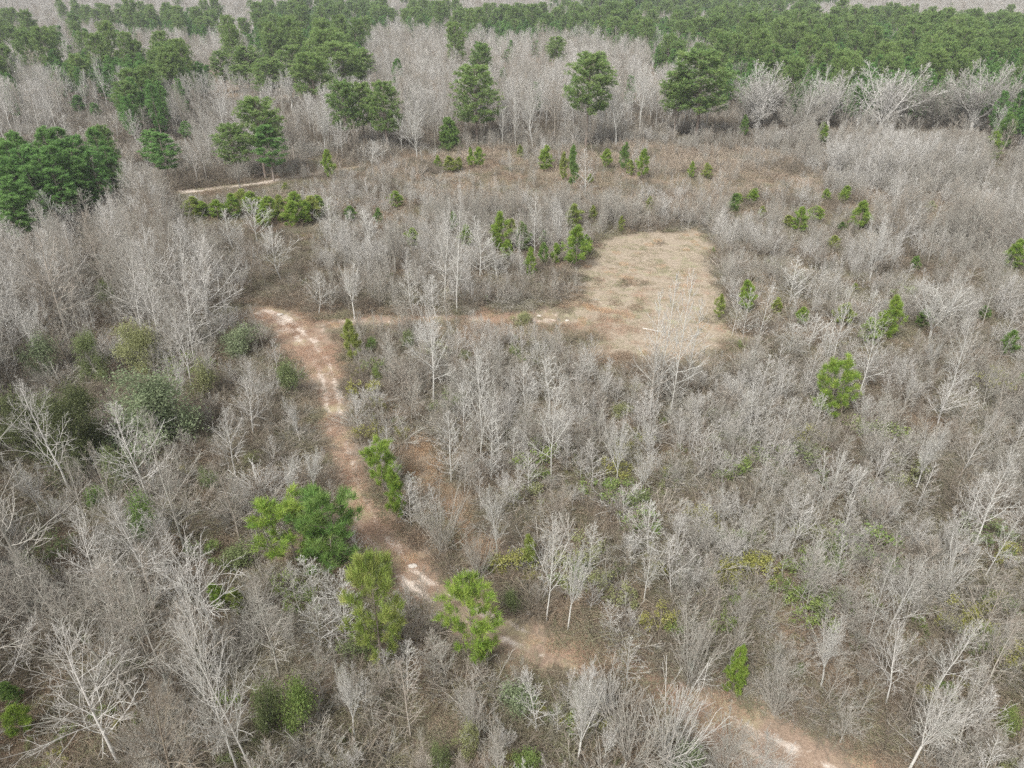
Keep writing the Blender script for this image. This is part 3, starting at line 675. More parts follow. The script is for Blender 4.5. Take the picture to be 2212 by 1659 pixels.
for k, (x, yt, yb, w) in enumerate(ROWP):
    hero('young', k, 'pine_bark', 'bright' if k % 4 else 'yellow', "young_pine", "pine", 'A', x, yt, yb + 30, w * 1.35, f"{ordw[k]} bright green pine from the left in the row below the far road", f"the {ordw[k]} pine of the row", group="row of young pines below the far road")
hero('cedar', 0, 'pine_bark', 'bright', "cedar", "cedar", 'G', 400, 510, 780, 140, "small feathery green cedar above the lower sandy track", "the small feathery cedar")
hero('cedar', 1, 'pine_bark', 'deep', "cedar", "cedar", 'M', 700, 760, 970, 150, "dark layered cedar at the front of the far wood", "the dark layered cedar")
# tall pines standing out of the bare woods
TP = [
 ('M',870,430,930,270,'far','tall pine with yellow lit flat tiers standing alone in the bare wood','the tiered tall pine'),
 ('M',1610,350,960,270,'far','tall columnar pine with horizontal tiers right of the tiered one','the columnar tall pine'),
 ('R',170,330,900,360,'far','very broad tall pine where the bare oaks begin','the very broad pine'),
 ('R',10,470,900,190,'far','ragged tall pine left of the very broad pine','the ragged tall pine'),
 ('M',270,530,980,200,'far','dark round headed pine right of the paired pines','the dark round headed pine'),
 ('M',120,540,960,170,'far','right hand one of the paired tall pines on bare dark trunks','the right paired pine'),
 ('M',20,530,980,180,'far','left hand one of the paired tall pines on bare dark trunks','the left paired pine'),
 ('T',1010,850,1180,330,'plant','very wide dense pine left of the far road end','the very wide dense pine'),
 ('T',950,830,1120,200,'plant','pointed pine growing behind the very wide dense pine','the pointed pine'),
 ('T',1620,640,1150,260,'far','tall soft green pine above the far road','the tall soft green pine'),
 ('T',1480,810,1160,200,'far','lower pine left of the tall soft green pine above the road','the lower roadside pine'),
 ('T',1700,800,1180,170,'plant','drooping pine right of the tall soft green pine above the road','the drooping roadside pine'),
 ('T',1410,330,600,130,'far','narrow yellow green pine at the left of the upper pine group','the narrow upper pine'),
 ('T',1560,305,620,180,'far','round crowned pine in the upper pine group','the round upper pine'),
 ('T',1680,380,690,200,'far','bright yellow green pine low in the upper pine group','the bright upper pine'),
 ('T',1530,420,640,150,'far','greyish pine in front of the round crowned upper pine','the greyish upper pine'),
 ('T',1860,300,660,220,'far','wide dark pine in the middle of the upper pine group','the wide middle upper pine'),
 ('T',1990,350,800,230,'far','tallest dark pine low in the upper pine group','the tallest upper pine'),
 ('T',2080,200,640,240,'far','broad pine at the top of the upper pine group','the broad top pine'),
 ('T',2180,280,700,240,'far','dense pine at the right end of the upper pine group','the dense right pine'),
 ('T',1740,220,560,120,'far','pale thin pine behind the upper pine group','the pale thin pine'),
 ('T',1300,110,330,120,'far','rounded pine at the right end of the long far belt','the rounded belt end pine'),
 ('M',60,290,640,240,'far','broad dark pine above the paired tall pines','the broad dark pine'),
 ('M',140,320,640,150,'far','bright edged pine right of the broad dark pine','the bright edged pine'),
 ('M',250,40,260,160,'far','large round pine alone in the high far wood','the large far round pine'),
 ('M',500,50,240,140,'far','dark pine right of the large far round pine','the dark high pine'),
 ('M',910,280,400,90,'plant','small green pine standing in the grey far wood','the small grey wood pine'),
 ('M',1070,320,440,70,'plant','small rounded pine right of the small grey wood pine','the rounded grey wood pine'),
 ('M',1260,260,420,70,'plant','narrow pine in the grey wood under the belt','the narrow grey wood pine'),
 ('M',1400,240,500,120,'far','loose yellow green pine in the grey wood','the loose grey wood pine'),
 ('M',2060,300,480,200,'plant','green pine pair in the grey wood left of the plantation','the green grey wood pine'),
 ('T',490,610,760,100,'plant','small dark pine in the grey wood at left','the small left wood pine'),
 ('T',600,660,780,90,'plant','small brownish pine right of the small dark left wood pine','the brownish pine'),
 ('T',1020,740,900,150,'plant','deep green pine above the very wide dense pine','the deep green pine'),
 ('T',1180,780,930,100,'plant','yellow green pine behind the very wide dense pine','the yellow green pine behind'),
 ('T',740,560,740,140,'plant','bright green pine in front of the long belt at left','the bright belt front pine'),
 ('T',640,810,1150,130,'far','thin crowned pine at the right end of the left pine mass','the thin crowned left pine'),
 ('T',700,1050,1320,170,'far','olive pine at the low right corner of the left pine mass','the olive left pine'),
]
for k, (v, x, yt, yb, w, nd, lab, ph) in enumerate(TP):
    old = nd == 'far'; hero('old' if old else 'plant', k, 'pine_bark', nd, "tall_pine", "pine", v, x, yt, yb, w, lab, ph)
# the dark mass of pines at the left
LM = [(90,840,1400,150),(250,815,1380,160),(350,812,1360,170),(470,870,1360,170),(600,815,1300,150),(30,900,1460,170),(170,930,1450,180),(300,930,1450,180),(430,960,1420,170),(560,960,1400,150),(60,1010,1520,170),(180,1060,1520,170),(320,1080,1500,170),(20,1130,1600,170),(140,1180,1580,180),(-30,860,1420,180),(520,1120,1420,160),(380,890,1380,170),(110,960,1480,180),(240,1000,1480,170),(-30,1000,1520,190),(60,1240,1620,180),(650,940,1330,130)]
LM.sort(key=lambda q: -q[2])
for k in range(0, len(LM), 8): LM[k:k + 8] = sorted(LM[k:k + 8])
for k, (x, yt, yb, w) in enumerate(LM):
    hero('plant', k, 'pine_bark', 'plant', "tall_pine", "pine", 'T', x, yt, yb, w, f"{ordw[k % 8]} pine from the left in the {('front', 'middle', 'back', 'hindmost')[k // 8]} rank of the dense left pine mass", None, group="pines of the dense left mass")
# bare trees: kind, bark, view, top x, top y, base y, width, look, phrase
BT = [
 # great bare oaks before the plantation
 ('oak','pale','R',560,400,860,360,'first great bare oak from the left below the plantation','the first great bare oak'),
 ('oak','grey','R',690,430,850,230,'great bare oak half hidden right behind the first one','the half hidden oak'),
 ('oak','grey','R',930,520,850,220,'low dome crowned bare tree behind the vase shaped oak','the dome crowned oak'),
 ('oak','grey','R',1540,450,870,260,'great bare oak filling the gap right of the largest pale one','the gap filling oak'),
 ('oak','grey','R',1870,520,870,230,'great bare oak between the round headed one and the tall right one','the between oak'),
 ('oak','grey','R',2170,430,880,260,'great bare oak cut by the right border','the border oak'),
 ('oak','grey','R',470,480,850,200,'first small bare oak right beside the very broad pine','the small oak by the broad pine'),
 ('farbare','pale','R',860,470,900,160,'narrow bare tree between the first and third great oaks','the narrow tree of the oaks'),
 ('oak','pale','R',1040,440,860,300,'vase shaped great bare oak second from the left','the vase shaped oak'),
 ('oak','pale','R',1380,405,880,380,'largest pale great bare oak in the middle of the row','the largest pale oak'),
 ('oak','grey','R',1720,500,860,250,'round headed great bare oak right of the largest one','the round headed oak'),
 ('oak','pale','R',2020,385,880,360,'tall pale great bare oak nearest the right border','the tall right oak'),
 ('oak','grey','R',800,640,900,220,'low wide bare tree in front of the great oaks','the low wide tree'),
 ('spread','pale','R',1180,640,860,200,'low pale bare tree with sideways limbs before the oaks','the low pale limbed tree'),
 # left far woods
 ('spread','pale','T',1840,450,760,240,'white branched wide tree in front of the upper pine group','the white wide tree'),
 ('farbare','pale','T',1300,460,720,130,'pale bare tree left of the white wide tree','the pale upper tree'),
 ('farbare','pale','T',1560,500,680,110,'narrow pale tree between the upper pines','the narrow pale upper tree'),
 ('spread','pale','T',2050,660,1010,190,'white bare tree with strong trunk above the lollipop pine','the white strong trunk tree'),
 ('spread','pinkish','T',1840,690,1040,270,'pinkish bare tree above the far road end','the pinkish tree'),
 ('spread','grey','T',1510,1030,1240,260,'low spreading bare tree hanging over the far road','the tree over the road'),
 ('spread','pale','T',1400,620,830,220,'pale bushy tree left of the tall soft green pine','the pale bushy tree'),
 ('spread','pinkish','T',500,1090,1400,260,'brownish bare tree before the left pine mass','the brownish tree'),
 ('farbare','grey','T',330,1060,1340,160,'grey tree in the left pine mass','the grey mass tree'),
 ('tree','pale','A',310,-20,330,170,'white bare tree standing before the left pine mass','the white tree by the mass'),
 # middle far
 ('spread','pale','M',470,620,1020,260,'wide pale bare tree left of the dark layered cedar','the wide pale far tree'),
 ('sapling','pale','M',190,900,1100,110,'small white conical tree in front of the paired tall pines','the small white cone tree'),
 ('farbare','pale','M',1245,650,980,130,'upright white bare tree under the columnar pine','the upright white far tree'),
 ('farbare','pale','M',1040,690,960,110,'white bare tree right of the tiered tall pine','the white tree by the tiered pine'),
 ('farbare','pale','M',1130,640,960,110,'slim white tree beside the white tree near the tiered pine','the slim white tree'),
 ('spread','pinkish','M',1640,700,1000,200,'low pinkish bare tree below the columnar pine','the low pinkish tree'),
 ('farbare','pale','M',1800,590,960,200,'bushy white bare tree right of the low pinkish tree','the bushy white tree'),
 ('farbare','pale','M',1960,430,860,180,'tall white bare tree left of the very broad pine','the tall white far tree'),
 ('sapling','pale','M',1590,960,1290,110,'white upright sapling tree in the far scrub','the white far sapling'),
 # centre
 ('tree','pale','B',715,-60,775,190,'tallest white bare tree by the side track','the tallest white tree'),
 ('tree','pale','B',640,80,730,180,'white bare tree left of the tallest white one','the second white tree'),
 ('sapling','pale','B',890,150,560,180,'white bushy tree with short level twigs','the white bushy tree'),
 ('sapling','pale','B',1010,370,570,90,'small white tree right of the white bushy tree','the small white tree'),
 ('sapling','pale','B',1260,0,420,100,'tall thin white tree behind the pine clump','the thin white tree'),
 ('sapling','pale','B',180,120,430,140,'pale thin tree in the grey brush near the dark pine','the pale brush tree'),
 ('spread','grey','B',330,160,540,220,'forked grey bare tree in the middle brush','the forked grey tree'),
 ('spread','pale','B',50,460,820,240,'round pale bare tree above the track fork','the round pale tree'),
 ('sapling','pale','B',450,530,800,130,'pale bare tree left of the side track sapling clump','the pale side track tree'),
 ('sapling','pale','B',600,540,800,130,'pale bare tree right of the other side track tree','the other side track tree'),
 ('tree','pale','B',560,700,1370,320,'big white bare tree in front of the side track','the big white tree'),
 ('spread','grey','B',930,820,930,110,'low round bare shrub tree on the side track','the low round tree'),
 ('sapling','pale','B',910,1010,1420,170,'white conical tree in the middle brush','the white conical tree'),
 ('sapling','pale','B',1360,1080,1420,180,'white bare tree left of the clearing corner','the white corner tree'),
 ('sapling','pale','B',1195,1110,1420,150,'thin white tree between the two white middle trees','the thin middle tree'),
 ('sapling','pale','B',1290,960,1150,120,'small pale tree below the clearing','the small pale clearing tree'),
 ('sapling','pale','B',1600,1070,1250,120,'pale small bare tree at the lower clearing edge','the pale lower clearing tree'),
 ('sapling','pale','B',2140,530,1400,150,'tallest of the pale tree cluster in front of the clearing','the tallest cluster tree'),
 ('sapling','pale','B',2085,650,1420,150,'left tree of the pale cluster in front of the clearing','the left cluster tree'),
 ('sapling','pale','C',60,520,1420,160,'right tree of the pale cluster in front of the clearing','the right cluster tree'),
 ('sapling','pale','C',130,700,1300,160,'short tree at the right foot of the pale clearing cluster','the short cluster tree'),
 ('sapling','pinkish','B',2040,980,1450,160,'pinkish low tree at the left foot of the pale cluster','the pinkish cluster tree'),
 # right
 ('sapling','pale','C',470,600,960,90,'thin white trunk in front of the feathery pine','the thin white trunk'),
 ('sapling','pale','C',385,630,930,80,'leftmost thin white trunk by the feathery pine','the leftmost thin trunk'),
 ('sapling','pale','C',570,610,980,90,'rightmost thin white trunk by the feathery pine','the rightmost thin trunk'),
 ('sapling','pale','C',770,430,740,170,'white cone shaped bare tree in brown brush right of the clearing','the white cone tree'),
 ('sapling','pale','C',910,510,700,110,'slim pale tree right of the white cone tree','the slim pale tree'),
 ('sapling','pale','C',1010,530,690,90,'slimmer pale tree beyond the slim one','the slimmer pale tree'),
 ('sapling','pale','C',800,-10,120,80,'white sapling tree behind the twin topped pine','the white tree behind pines'),
 ('tree','pale','C',1110,590,1130,190,'white tree in front of the pale yellow pine','the white tree by the yellow pine'),
 ('sapling','pale','C',890,780,1040,150,'white tree left of the white tree by the yellow pine','the white left neighbour'),
 ('sapling','pale','C',750,850,1060,160,'grey white tree in front of the orange grass patch','the tree by orange grass'),
 ('spread','pale','C',1010,830,1180,200,'white twisted tree in the right brush','the white twisted tree'),
 ('sapling','pale','C',1240,640,910,110,'thin white tree left of the right pine clump','the thin tree by the clump'),
 ('tree','pale','C',1300,800,1330,240,'big white tree in front of the right pine clump','the big white clump tree'),
 ('spread','pale','C',1340,120,590,330,'white forked tree fanning wide in the upper right','the wide forked tree'),
 ('spread','pale','C',1740,530,960,520,'sprawling white tree with long level limbs','the sprawling white tree'),
 ('tree','pale','C',1900,840,1380,220,'tall white tree in front of the sprawling one','the tall tree before the sprawl'),
 ('sapling','pale','C',1670,90,290,120,'white small tree in the upper right brush','the white small brush tree'),
 ('sapling','grey','C',1840,220,420,110,'grey thin tree in the dark brush at right','the grey dark brush tree'),
 ('sapling','grey','C',1930,390,640,130,'grey tree behind the sprawling white one','the grey tree behind the sprawl'),
 ('tree','grey','C',2090,460,900,160,'grey tree at the right behind the dark pine','the grey right tree'),
 ('spread','pale','C',1690,930,1180,170,'crooked white low tree in the right brush','the crooked white tree'),
 ('sapling','pale','C',720,270,390,60,'small pale tree in the tan brush','the small pale tan brush tree'),
 # lower right
 ('spread','pale','H',1670,240,720,280,'white tree with clean double trunk','the white double trunk tree'),
 ('tree','pale','H',2160,440,1080,320,'large pale leaning tree near the right border','the large pale border tree'),
 ('sapling','pale','H',500,0,360,120,'tallest of four white saplings in a row','the tallest of the four'),
 ('sapling','pale','H',420,40,360,100,'first of four white saplings in a row','the first of the four'),
 ('sapling','pale','H',600,90,350,100,'third of four white saplings in a row','the third of the four'),
 ('sapling','pale','H',710,100,380,120,'last and shortest of four white saplings in a row','the last of the four'),
 ('sapling','pale','H',975,440,800,150,'left tree of the white trio on the right slope','the left trio tree'),
 ('sapling','pale','H',1065,440,840,150,'middle tree of the white trio on the right slope','the middle trio tree'),
 ('sapling','pale','H',1135,540,830,130,'right tree of the white trio on the right slope','the right trio tree'),
 ('spread','pale','H',1280,650,900,200,'low white crowned tree right of the trio','the low white crowned tree'),
 ('spread','pale','H',1410,680,920,180,'low white crowned tree further right of the trio','the farther low crowned tree'),
 ('spread','grey','H',760,540,730,180,'small grey tree left of the trio','the small grey trio tree'),
 ('spread','pale','H',330,650,910,320,'low white tree with a wide flat crown','the wide flat crowned tree'),
 ('spread','pale','H',660,850,1180,300,'white lichen covered tree above the green vines','the lichen tree'),
 ('sapling','grey','H',1600,680,880,110,'thin grey tree right of the low crowned trees','the thin grey tree'),
 ('sapling','pale','H',1870,770,1030,120,'thin pale tree below the double trunk tree','the thin tree below'),
 ('tree','pale','H',2180,760,1260,200,'pale tree low at the right border','the pale low border tree'),
 ('sapling','pale','H',1740,0,210,140,'pale tree behind the double trunk tree','the pale tree behind'),
 ('sapling','pale','H',1890,20,270,130,'pale leaning tree right of the one behind the double trunk','the leaning tree behind'),
 ('fan','pale','H',1840,1040,1400,380,'wide fan shaped pale tree below the pale border tree','the wide fan tree'),
 ('tree','pale','G',1540,-110,510,260,'white tree with thick branches over the dark gap','the thick branched tree'),
 ('tree','pale','G',1400,-40,500,200,'slimmer white tree beside the thick branched one','the slimmer neighbour tree'),
 ('tree','pale','G',1850,350,830,280,'bare tree wrapped with yellow vines','the yellow vine tree'),
 ('spread','pale','G',1050,340,790,300,'white dense branched tree right of the cedar','the white dense tree'),
 ('spread','pinkish','G',1230,550,830,220,'pinkish tree right of the white dense tree','the pinkish low tree'),
 ('sapling','grey','G',1200,130,420,160,'grey tree behind the white dense tree','the grey dense neighbour'),
 ('spread','pale','G',1760,690,1330,520,'huge spreading pale tree in the lower right corner','the huge corner tree'),
 ('tree','grey','G',2060,680,1330,300,'grey tree right of the huge corner tree','the grey corner tree'),
 ('fan','grey','G',150,290,760,330,'grey fan of stems left of the cedar','the grey stem fan'),
 ('spread','grey','G',690,470,660,180,'small white grey tree right of the cedar','the small tree by the cedar'),
 ('fan','grey','G',700,640,950,280,'grey bushy tree below the small tree by the cedar','the grey bushy tree'),
 ('spread','grey','G',1130,860,1120,300,'low grey tree with arched limbs at the track side','the arched low tree'),
 ('fan','pale','G',20,650,1280,220,'pale fan of stems left of the lower sandy track','the pale stem fan'),
 # centre lower
 ('tree','pale','E',1380,-60,640,300,'big white tree in the middle of the brush','the big middle white tree'),
 ('sapling','pale','E',885,-130,520,160,'tall white tree with thin double stem','the tall double stem tree'),
 ('sapling','pale','E',780,0,380,140,'white tree left of the tall double stem tree','the white tree left of double stem'),
 ('sapling','pale','E',960,230,600,150,'white tree in front of the tall double stem tree','the white front tree'),
 ('sapling','pale','E',690,190,640,140,'white tree at the edge of the orange grass','the orange grass tree'),
 ('sapling','pale','E',1110,290,530,110,'small white tree right of the white front tree','the small white neighbour'),
 ('sapling','pale','E',1020,130,460,120,'thin white tree behind the small white neighbour','the thin rear tree'),
 ('sapling','pale','E',1215,450,700,120,'thin pale tree left of the big middle white tree','the thin left tree'),
 ('sapling','pale','E',1210,-40,230,110,'thin white tree behind the big middle white tree','the thin white rear tree'),
 ('tree','pale','E',1010,665,1150,200,'clean white tree in the orange grass by the track','the clean white tree'),
 ('fan','grey','E',620,600,1090,400,'big round fan shaped shrub by the track','the big round fan shrub'),
 ('fan','grey','E',880,900,1260,270,'smaller fan shaped shrub below the big round one','the smaller fan shrub'),
 ('tree','pale','F',1350,-280,340,270,'white bare tree right at the track edge','the white track edge tree'),
 ('sapling','pale','E',1635,910,1240,130,'slim white tree right of the track edge tree','the slim white neighbour'),
 ('spread','pale','F',1495,-150,400,250,'greenish white tree with lichen near the track edge','the greenish lichen tree'),
 ('sapling','pale','E',450,550,830,140,'thin pale tree beside the narrow trackside pine','the pale tree by the narrow pine'),
 ('spread','pale','E',1820,210,640,280,'white bushy tree with drooping crown','the white drooping tree'),
 ('spread','pale','E',2010,200,480,240,'white bushy tree right of the drooping one','the white bushy right tree'),
 ('spread','pale','E',1970,400,720,230,'white forked bushy tree below the drooping one','the lower bushy tree'),
 ('sapling','pale','E',2030,750,1130,170,'thin white tree in the brown brush','the thin brown brush tree'),
 ('sapling','pale','E',1900,980,1210,140,'small white tree in the brown brush','the small brown brush tree'),
 ('tree','pale','F',2010,-220,240,180,'forked white tree with green lichen','the forked lichen tree'),
 ('spread','grey','E',290,260,500,140,'thin grey tree right above the trackside pine pair','the grey tree above the pair'),
 ('sapling','pinkish','F',400,640,1090,220,'tan bare tree at the bottom between the shrubs','the tan bottom tree'),
 ('fan','grey','F',850,740,1100,260,'grey ball of twigs at the bottom','the grey twig ball'),
 ('fan','grey','F',985,1040,1330,180,'small grey twig ball beside the larger one','the small twig ball'),
 ('spread','pale','F',1570,730,1260,400,'white open bare tree at the bottom middle','the white open bottom tree'),
 ('spread','pale','F',1720,960,1260,200,'small white bare tree in front of the open bottom tree','the small open bottom tree'),
 ('fan','grey','F',1960,660,1290,420,'large pale fan shaped shrub at the bottom','the large bottom fan shrub'),
 ('sapling','pale','F',1885,430,760,150,'pale tree behind the large bottom fan shrub','the pale tree behind the fan'),
 ('spread','pale','F',20,660,1120,240,'white bare tree in front of the yellow green pine','the white tree below the pine'),
 ('sapling','pale','L',2150,20,500,180,'pale bare tree left of the yellow green pine','the pale tree left of the pine'),
 ('tree','grey','L',1640,90,700,360,'large white spreading tree at lower left','the large white spreading tree'),
 ('tree','pale','L',1140,150,1330,420,'large white bare tree at the bottom left centre','the large white bottom tree'),
 ('tree','pale','L',1290,230,1330,300,'pale bare tree right behind the large white bottom tree','the pale tree behind the bottom one'),
 ('tree','grey','L',1020,730,1400,260,'leaning grey tree at the bottom edge','the leaning bottom tree'),
 ('fan','grey','L',850,860,1300,460,'wide grey shrub at the bottom left','the wide grey shrub'),
 ('tree','grey','L',190,-120,560,330,'grey tall tree behind the leaf strewn patch','the grey patch tree'),
 ('tree','grey','L',370,30,500,220,'slim grey tree behind the leaf strewn patch','the slim patch tree'),
 ('spread','grey','L',640,560,830,380,'low arching grey tree right of the leaf strewn patch','the arching patch tree'),
 ('sapling','pale','L',2000,190,540,150,'small pale tree behind the evergreen vine mound','the pale vine mound tree'),
 # left middle
 ('tree','grey','D',930,230,1110,400,'big grey tree with leaning trunk in the left wood','the big leaning left tree'),
 ('tree','grey','D',560,400,1330,260,'tall grey tree with white top in the left wood','the white topped left tree'),
 ('tree','grey','D',730,690,1310,240,'grey tree right of the white topped one','the grey neighbour'),
 ('tree','grey','D',350,440,1280,300,'grey tree left of the white topped one','the left neighbour'),
 ('tree','grey','D',150,1050,1500,300,'grey tree low in the left wood','the low left wood tree'),
 ('tree','pinkish','D',1420,520,1010,340,'pinkish conical tree between the left wood and the wide pine','the pinkish conical tree'),
 ('spread','pale','D',1880,90,380,180,'small white tree beside the track above the bend','the small white track tree'),
 ('spread','pale','D',1800,420,800,200,'white tree behind the wide low pine','the white tree behind the low pine'),
 ('spread','pale','D',1960,390,720,180,'white tree right of the one behind the wide low pine','the white right track tree'),
 ('spread','pale','D',80,400,880,330,'white spreading tree at the left border','the white left border tree'),
 ('sapling','pale','D',1950,1070,1420,200,'white small tree below the wide low pine','the white tree below the low pine'),
 ('sapling','pale','D',2140,1160,1480,170,'white small tree below the wide bluish pine','the white tree below the bluish pine'),
 ('tree','grey','A',640,410,870,260,'grey tree with clear trunk in the upper left wood','the clear trunk tree'),
 ('tree','grey','A',750,450,860,180,'grey tree right of the clear trunk tree','the right clear trunk neighbour'),
 ('tree','grey','A',470,480,900,260,'grey tree left of the clear trunk tree','the left clear trunk neighbour'),
 ('tree','grey','A',900,360,1000,300,'tall grey tree with broad crown in the upper left wood','the broad grey tree'),
 ('tree','grey','A',780,170,460,150,'white topped tree in the upper left wood','the white topped upper tree'),
 ('spread','pinkish','A',1240,430,760,240,'pinkish bare tree at the right of the upper left wood','the pinkish upper tree'),
 ('spread','grey','A',1400,510,790,230,'grey bare tree near the white sand patch','the grey tree by the sand'),
 ('sapling','pale','A',1750,220,590,170,'pale bare tree in the brown brush above the sand patch','the pale brush sapling'),
 ('sapling','pale','A',1600,50,330,150,'white bare tree in front of the pine row','the white tree by the row'),
 ('sapling','pale','A',1450,110,400,130,'pale bare tree left of the white tree by the row','the pale tree by the row'),
 ('sapling','pale','A',2100,40,350,120,'white bare tree at the right end of the pine row','the white row end tree'),
 ('sapling','pale','A',2010,510,790,130,'small pale tree bowed over the side track','the small bowed tree'),
 ('spread','grey','A',1240,890,1330,320,'spreading grey tree in the left wood clearing','the spreading left tree'),
 ('spread','pale','A',90,690,1130,300,'whitish spreading tree at the left border','the whitish border tree'),
 ('spread','grey','A',240,1070,1330,260,'round topped grey tree near the left border','the round topped grey tree'),
 ('spread','pale','A',1090,1030,1340,170,'tree with small white blossoms','the white blossom tree'),
 ('sapling','grey','A',350,850,1130,150,'thin grey tree at left between green crowns','the thin left tree'),
]
CAT = {'spread': "tree", 'oak': "tree", 'tree': "tree", 'farbare': "tree", 'sapling': "tree", 'fan': "shrub"}
NM = {'spread': "bare_tree", 'oak': "bare_tree", 'tree': "bare_tree", 'farbare': "bare_tree", 'sapling': "bare_sapling", 'fan': "bare_shrub"}
for k, (kd, bk, v, x, yt, yb, w, lab, ph) in enumerate(BT):
    hero(kd, k * 3 + k // 7, 'white' if bk == 'pale' and kd != 'oak' else bk, None, NM[kd], CAT[kd], v, x, yt, yb, w, lab, ph, lean=(random.gauss(0, .03), random.gauss(0, .03)))
# evergreens
EG = [
 ('broad','leaf','A',520,890,1230,180,'green leafed tree between grey trees in the left wood','the green leafed left tree'),
 ('broad','olive','A',820,845,1180,260,'olive yellow leafed tree right of the green leafed left tree','the olive leafed tree'),
 ('broad','sage','D',850,-110,440,480,'large grey green leafed tree in the left wood','the large grey green tree'),
 ('broad','dark','D',330,60,560,360,'dark olive vine covered tree at left','the dark olive tree'),
 ('broad','dark','D',60,60,520,300,'dark sage vine covered tree at the left border','the dark sage tree'),
 ('broad','leaf','D',1020,90,360,200,'green crown against the right side of the large grey green tree','the green side crown'),
 ('evergreen','leaf','D',670,365,680,210,'rounded yellow green evergreen below the large grey green tree','the rounded yellow green evergreen'),
 ('evergreen','leaf','A',1850,1040,1310,210,'dark rounded evergreen shrub at the left side of the track','the dark trackside evergreen'),
 ('evergreen','sage','A',1500,840,1060,330,'olive brown evergreen thicket left of the sand patch','the olive evergreen thicket'),
 ('broad','dark','D',460,-20,430,230,'dark evergreen tree filling the gap left of the large grey green tree','the gap filling evergreen'),
 ('evergreen','olive','A',1260,1060,1330,220,'olive evergreen under the spreading left tree','the olive evergreen'),
 ('evergreen','deep','D',560,640,800,170,'dark green evergreen in the gap of the left wood','the dark gap evergreen'),
 ('evergreen','deep','D',850,640,1000,200,'blackish green evergreen behind the leaning left tree','the blackish evergreen'),
 ('evergreen','leaf','D',1470,1030,1180,220,'low bright evergreen left of the wide low pine','the low bright evergreen'),
 ('evergreen','leaf','D',1310,520,680,180,'green patch of evergreen leaves in left brush','the green leaf patch'),
 ('evergreen','olive','D',1620,430,520,160,'light green evergreen patch behind the white track tree','the light evergreen patch'),
 ('evergreen','vine','L',1850,650,1040,260,'bright green vine covered mound at lower left','the bright vine mound'),
 ('evergreen','leaf','L',1640,690,1060,260,'dark green mound left of the bright vine mound','the dark mound'),
 ('evergreen','leaf','F',190,-120,120,300,'dark evergreen shrub behind the yellow green pine','the shrub behind the pine'),
 ('evergreen','leaf','F',1110,150,280,150,'small dark evergreen at the foot of the track edge trees','the small dark evergreen'),
 ('evergreen','sage','F',1130,730,900,330,'greyish green low shrub at bottom centre','the greyish low shrub'),
 ('evergreen','leaf','F',620,1120,1300,180,'green shrub at the bottom edge left of centre','the green bottom shrub'),
 ('evergreen','olive','F',800,1000,1200,200,'olive shrub at the bottom beside the twig ball','the olive bottom shrub'),
 ('evergreen','vine','F',1180,1190,1330,260,'bright green shrub at the bottom edge in the middle','the bright bottom shrub'),
 ('evergreen','vine','G',2170,880,1060,160,'bright green shrub at the right border','the bright border shrub'),
 ('evergreen','leaf','G',780,590,700,80,'small green shrub right of the cedar','the small green shrub'),
 ('evergreen','sage','G',60,1080,1330,260,'grey green shrub left of the lower sandy track','the grey green track shrub'),
 ('evergreen','leaf','A',640,550,700,140,'dark evergreen behind the clear trunk tree','the evergreen behind the trunk'),
 ('evergreen','sage','A',180,900,1180,300,'grey green undergrowth shrub by the whitish border tree','the grey green border shrub'),
 ('evergreen','vine','B',1120,970,1060,110,'small bright evergreen in the brush below the side track','the small brush evergreen'),
 ('evergreen','leaf','B',430,870,1000,110,'dark green shrub behind the big white tree','the shrub behind the white tree'),
 ('evergreen','vine','B',235,1110,1240,90,'bright narrow evergreen right of the track','the narrow bright evergreen'),
 ('evergreen','leaf','B',800,1000,1090,110,'green shrub right of the big white tree','the shrub right of the white tree'),
 ('evergreen','deep','B',195,920,1020,90,'dark green shrub right of the fork pine','the dark fork shrub'),
 ('evergreen','olive','B',1160,770,850,170,'olive tuft on the side track','the olive side track tuft'),
 ('evergreen','olive','E',1800,110,230,190,'yellow olive mound in tan grass','the yellow olive mound'),
]
for k, (kd, lf, v, x, yt, yb, w, lab, ph) in enumerate(EG):
    hero(kd, k, 'grey', lf, {'broad': "evergreen_tree", 'evergreen': "evergreen_shrub"}[kd], {'broad': "tree", 'evergreen': "shrub"}[kd], v, x, yt, yb, w, lab, ph)
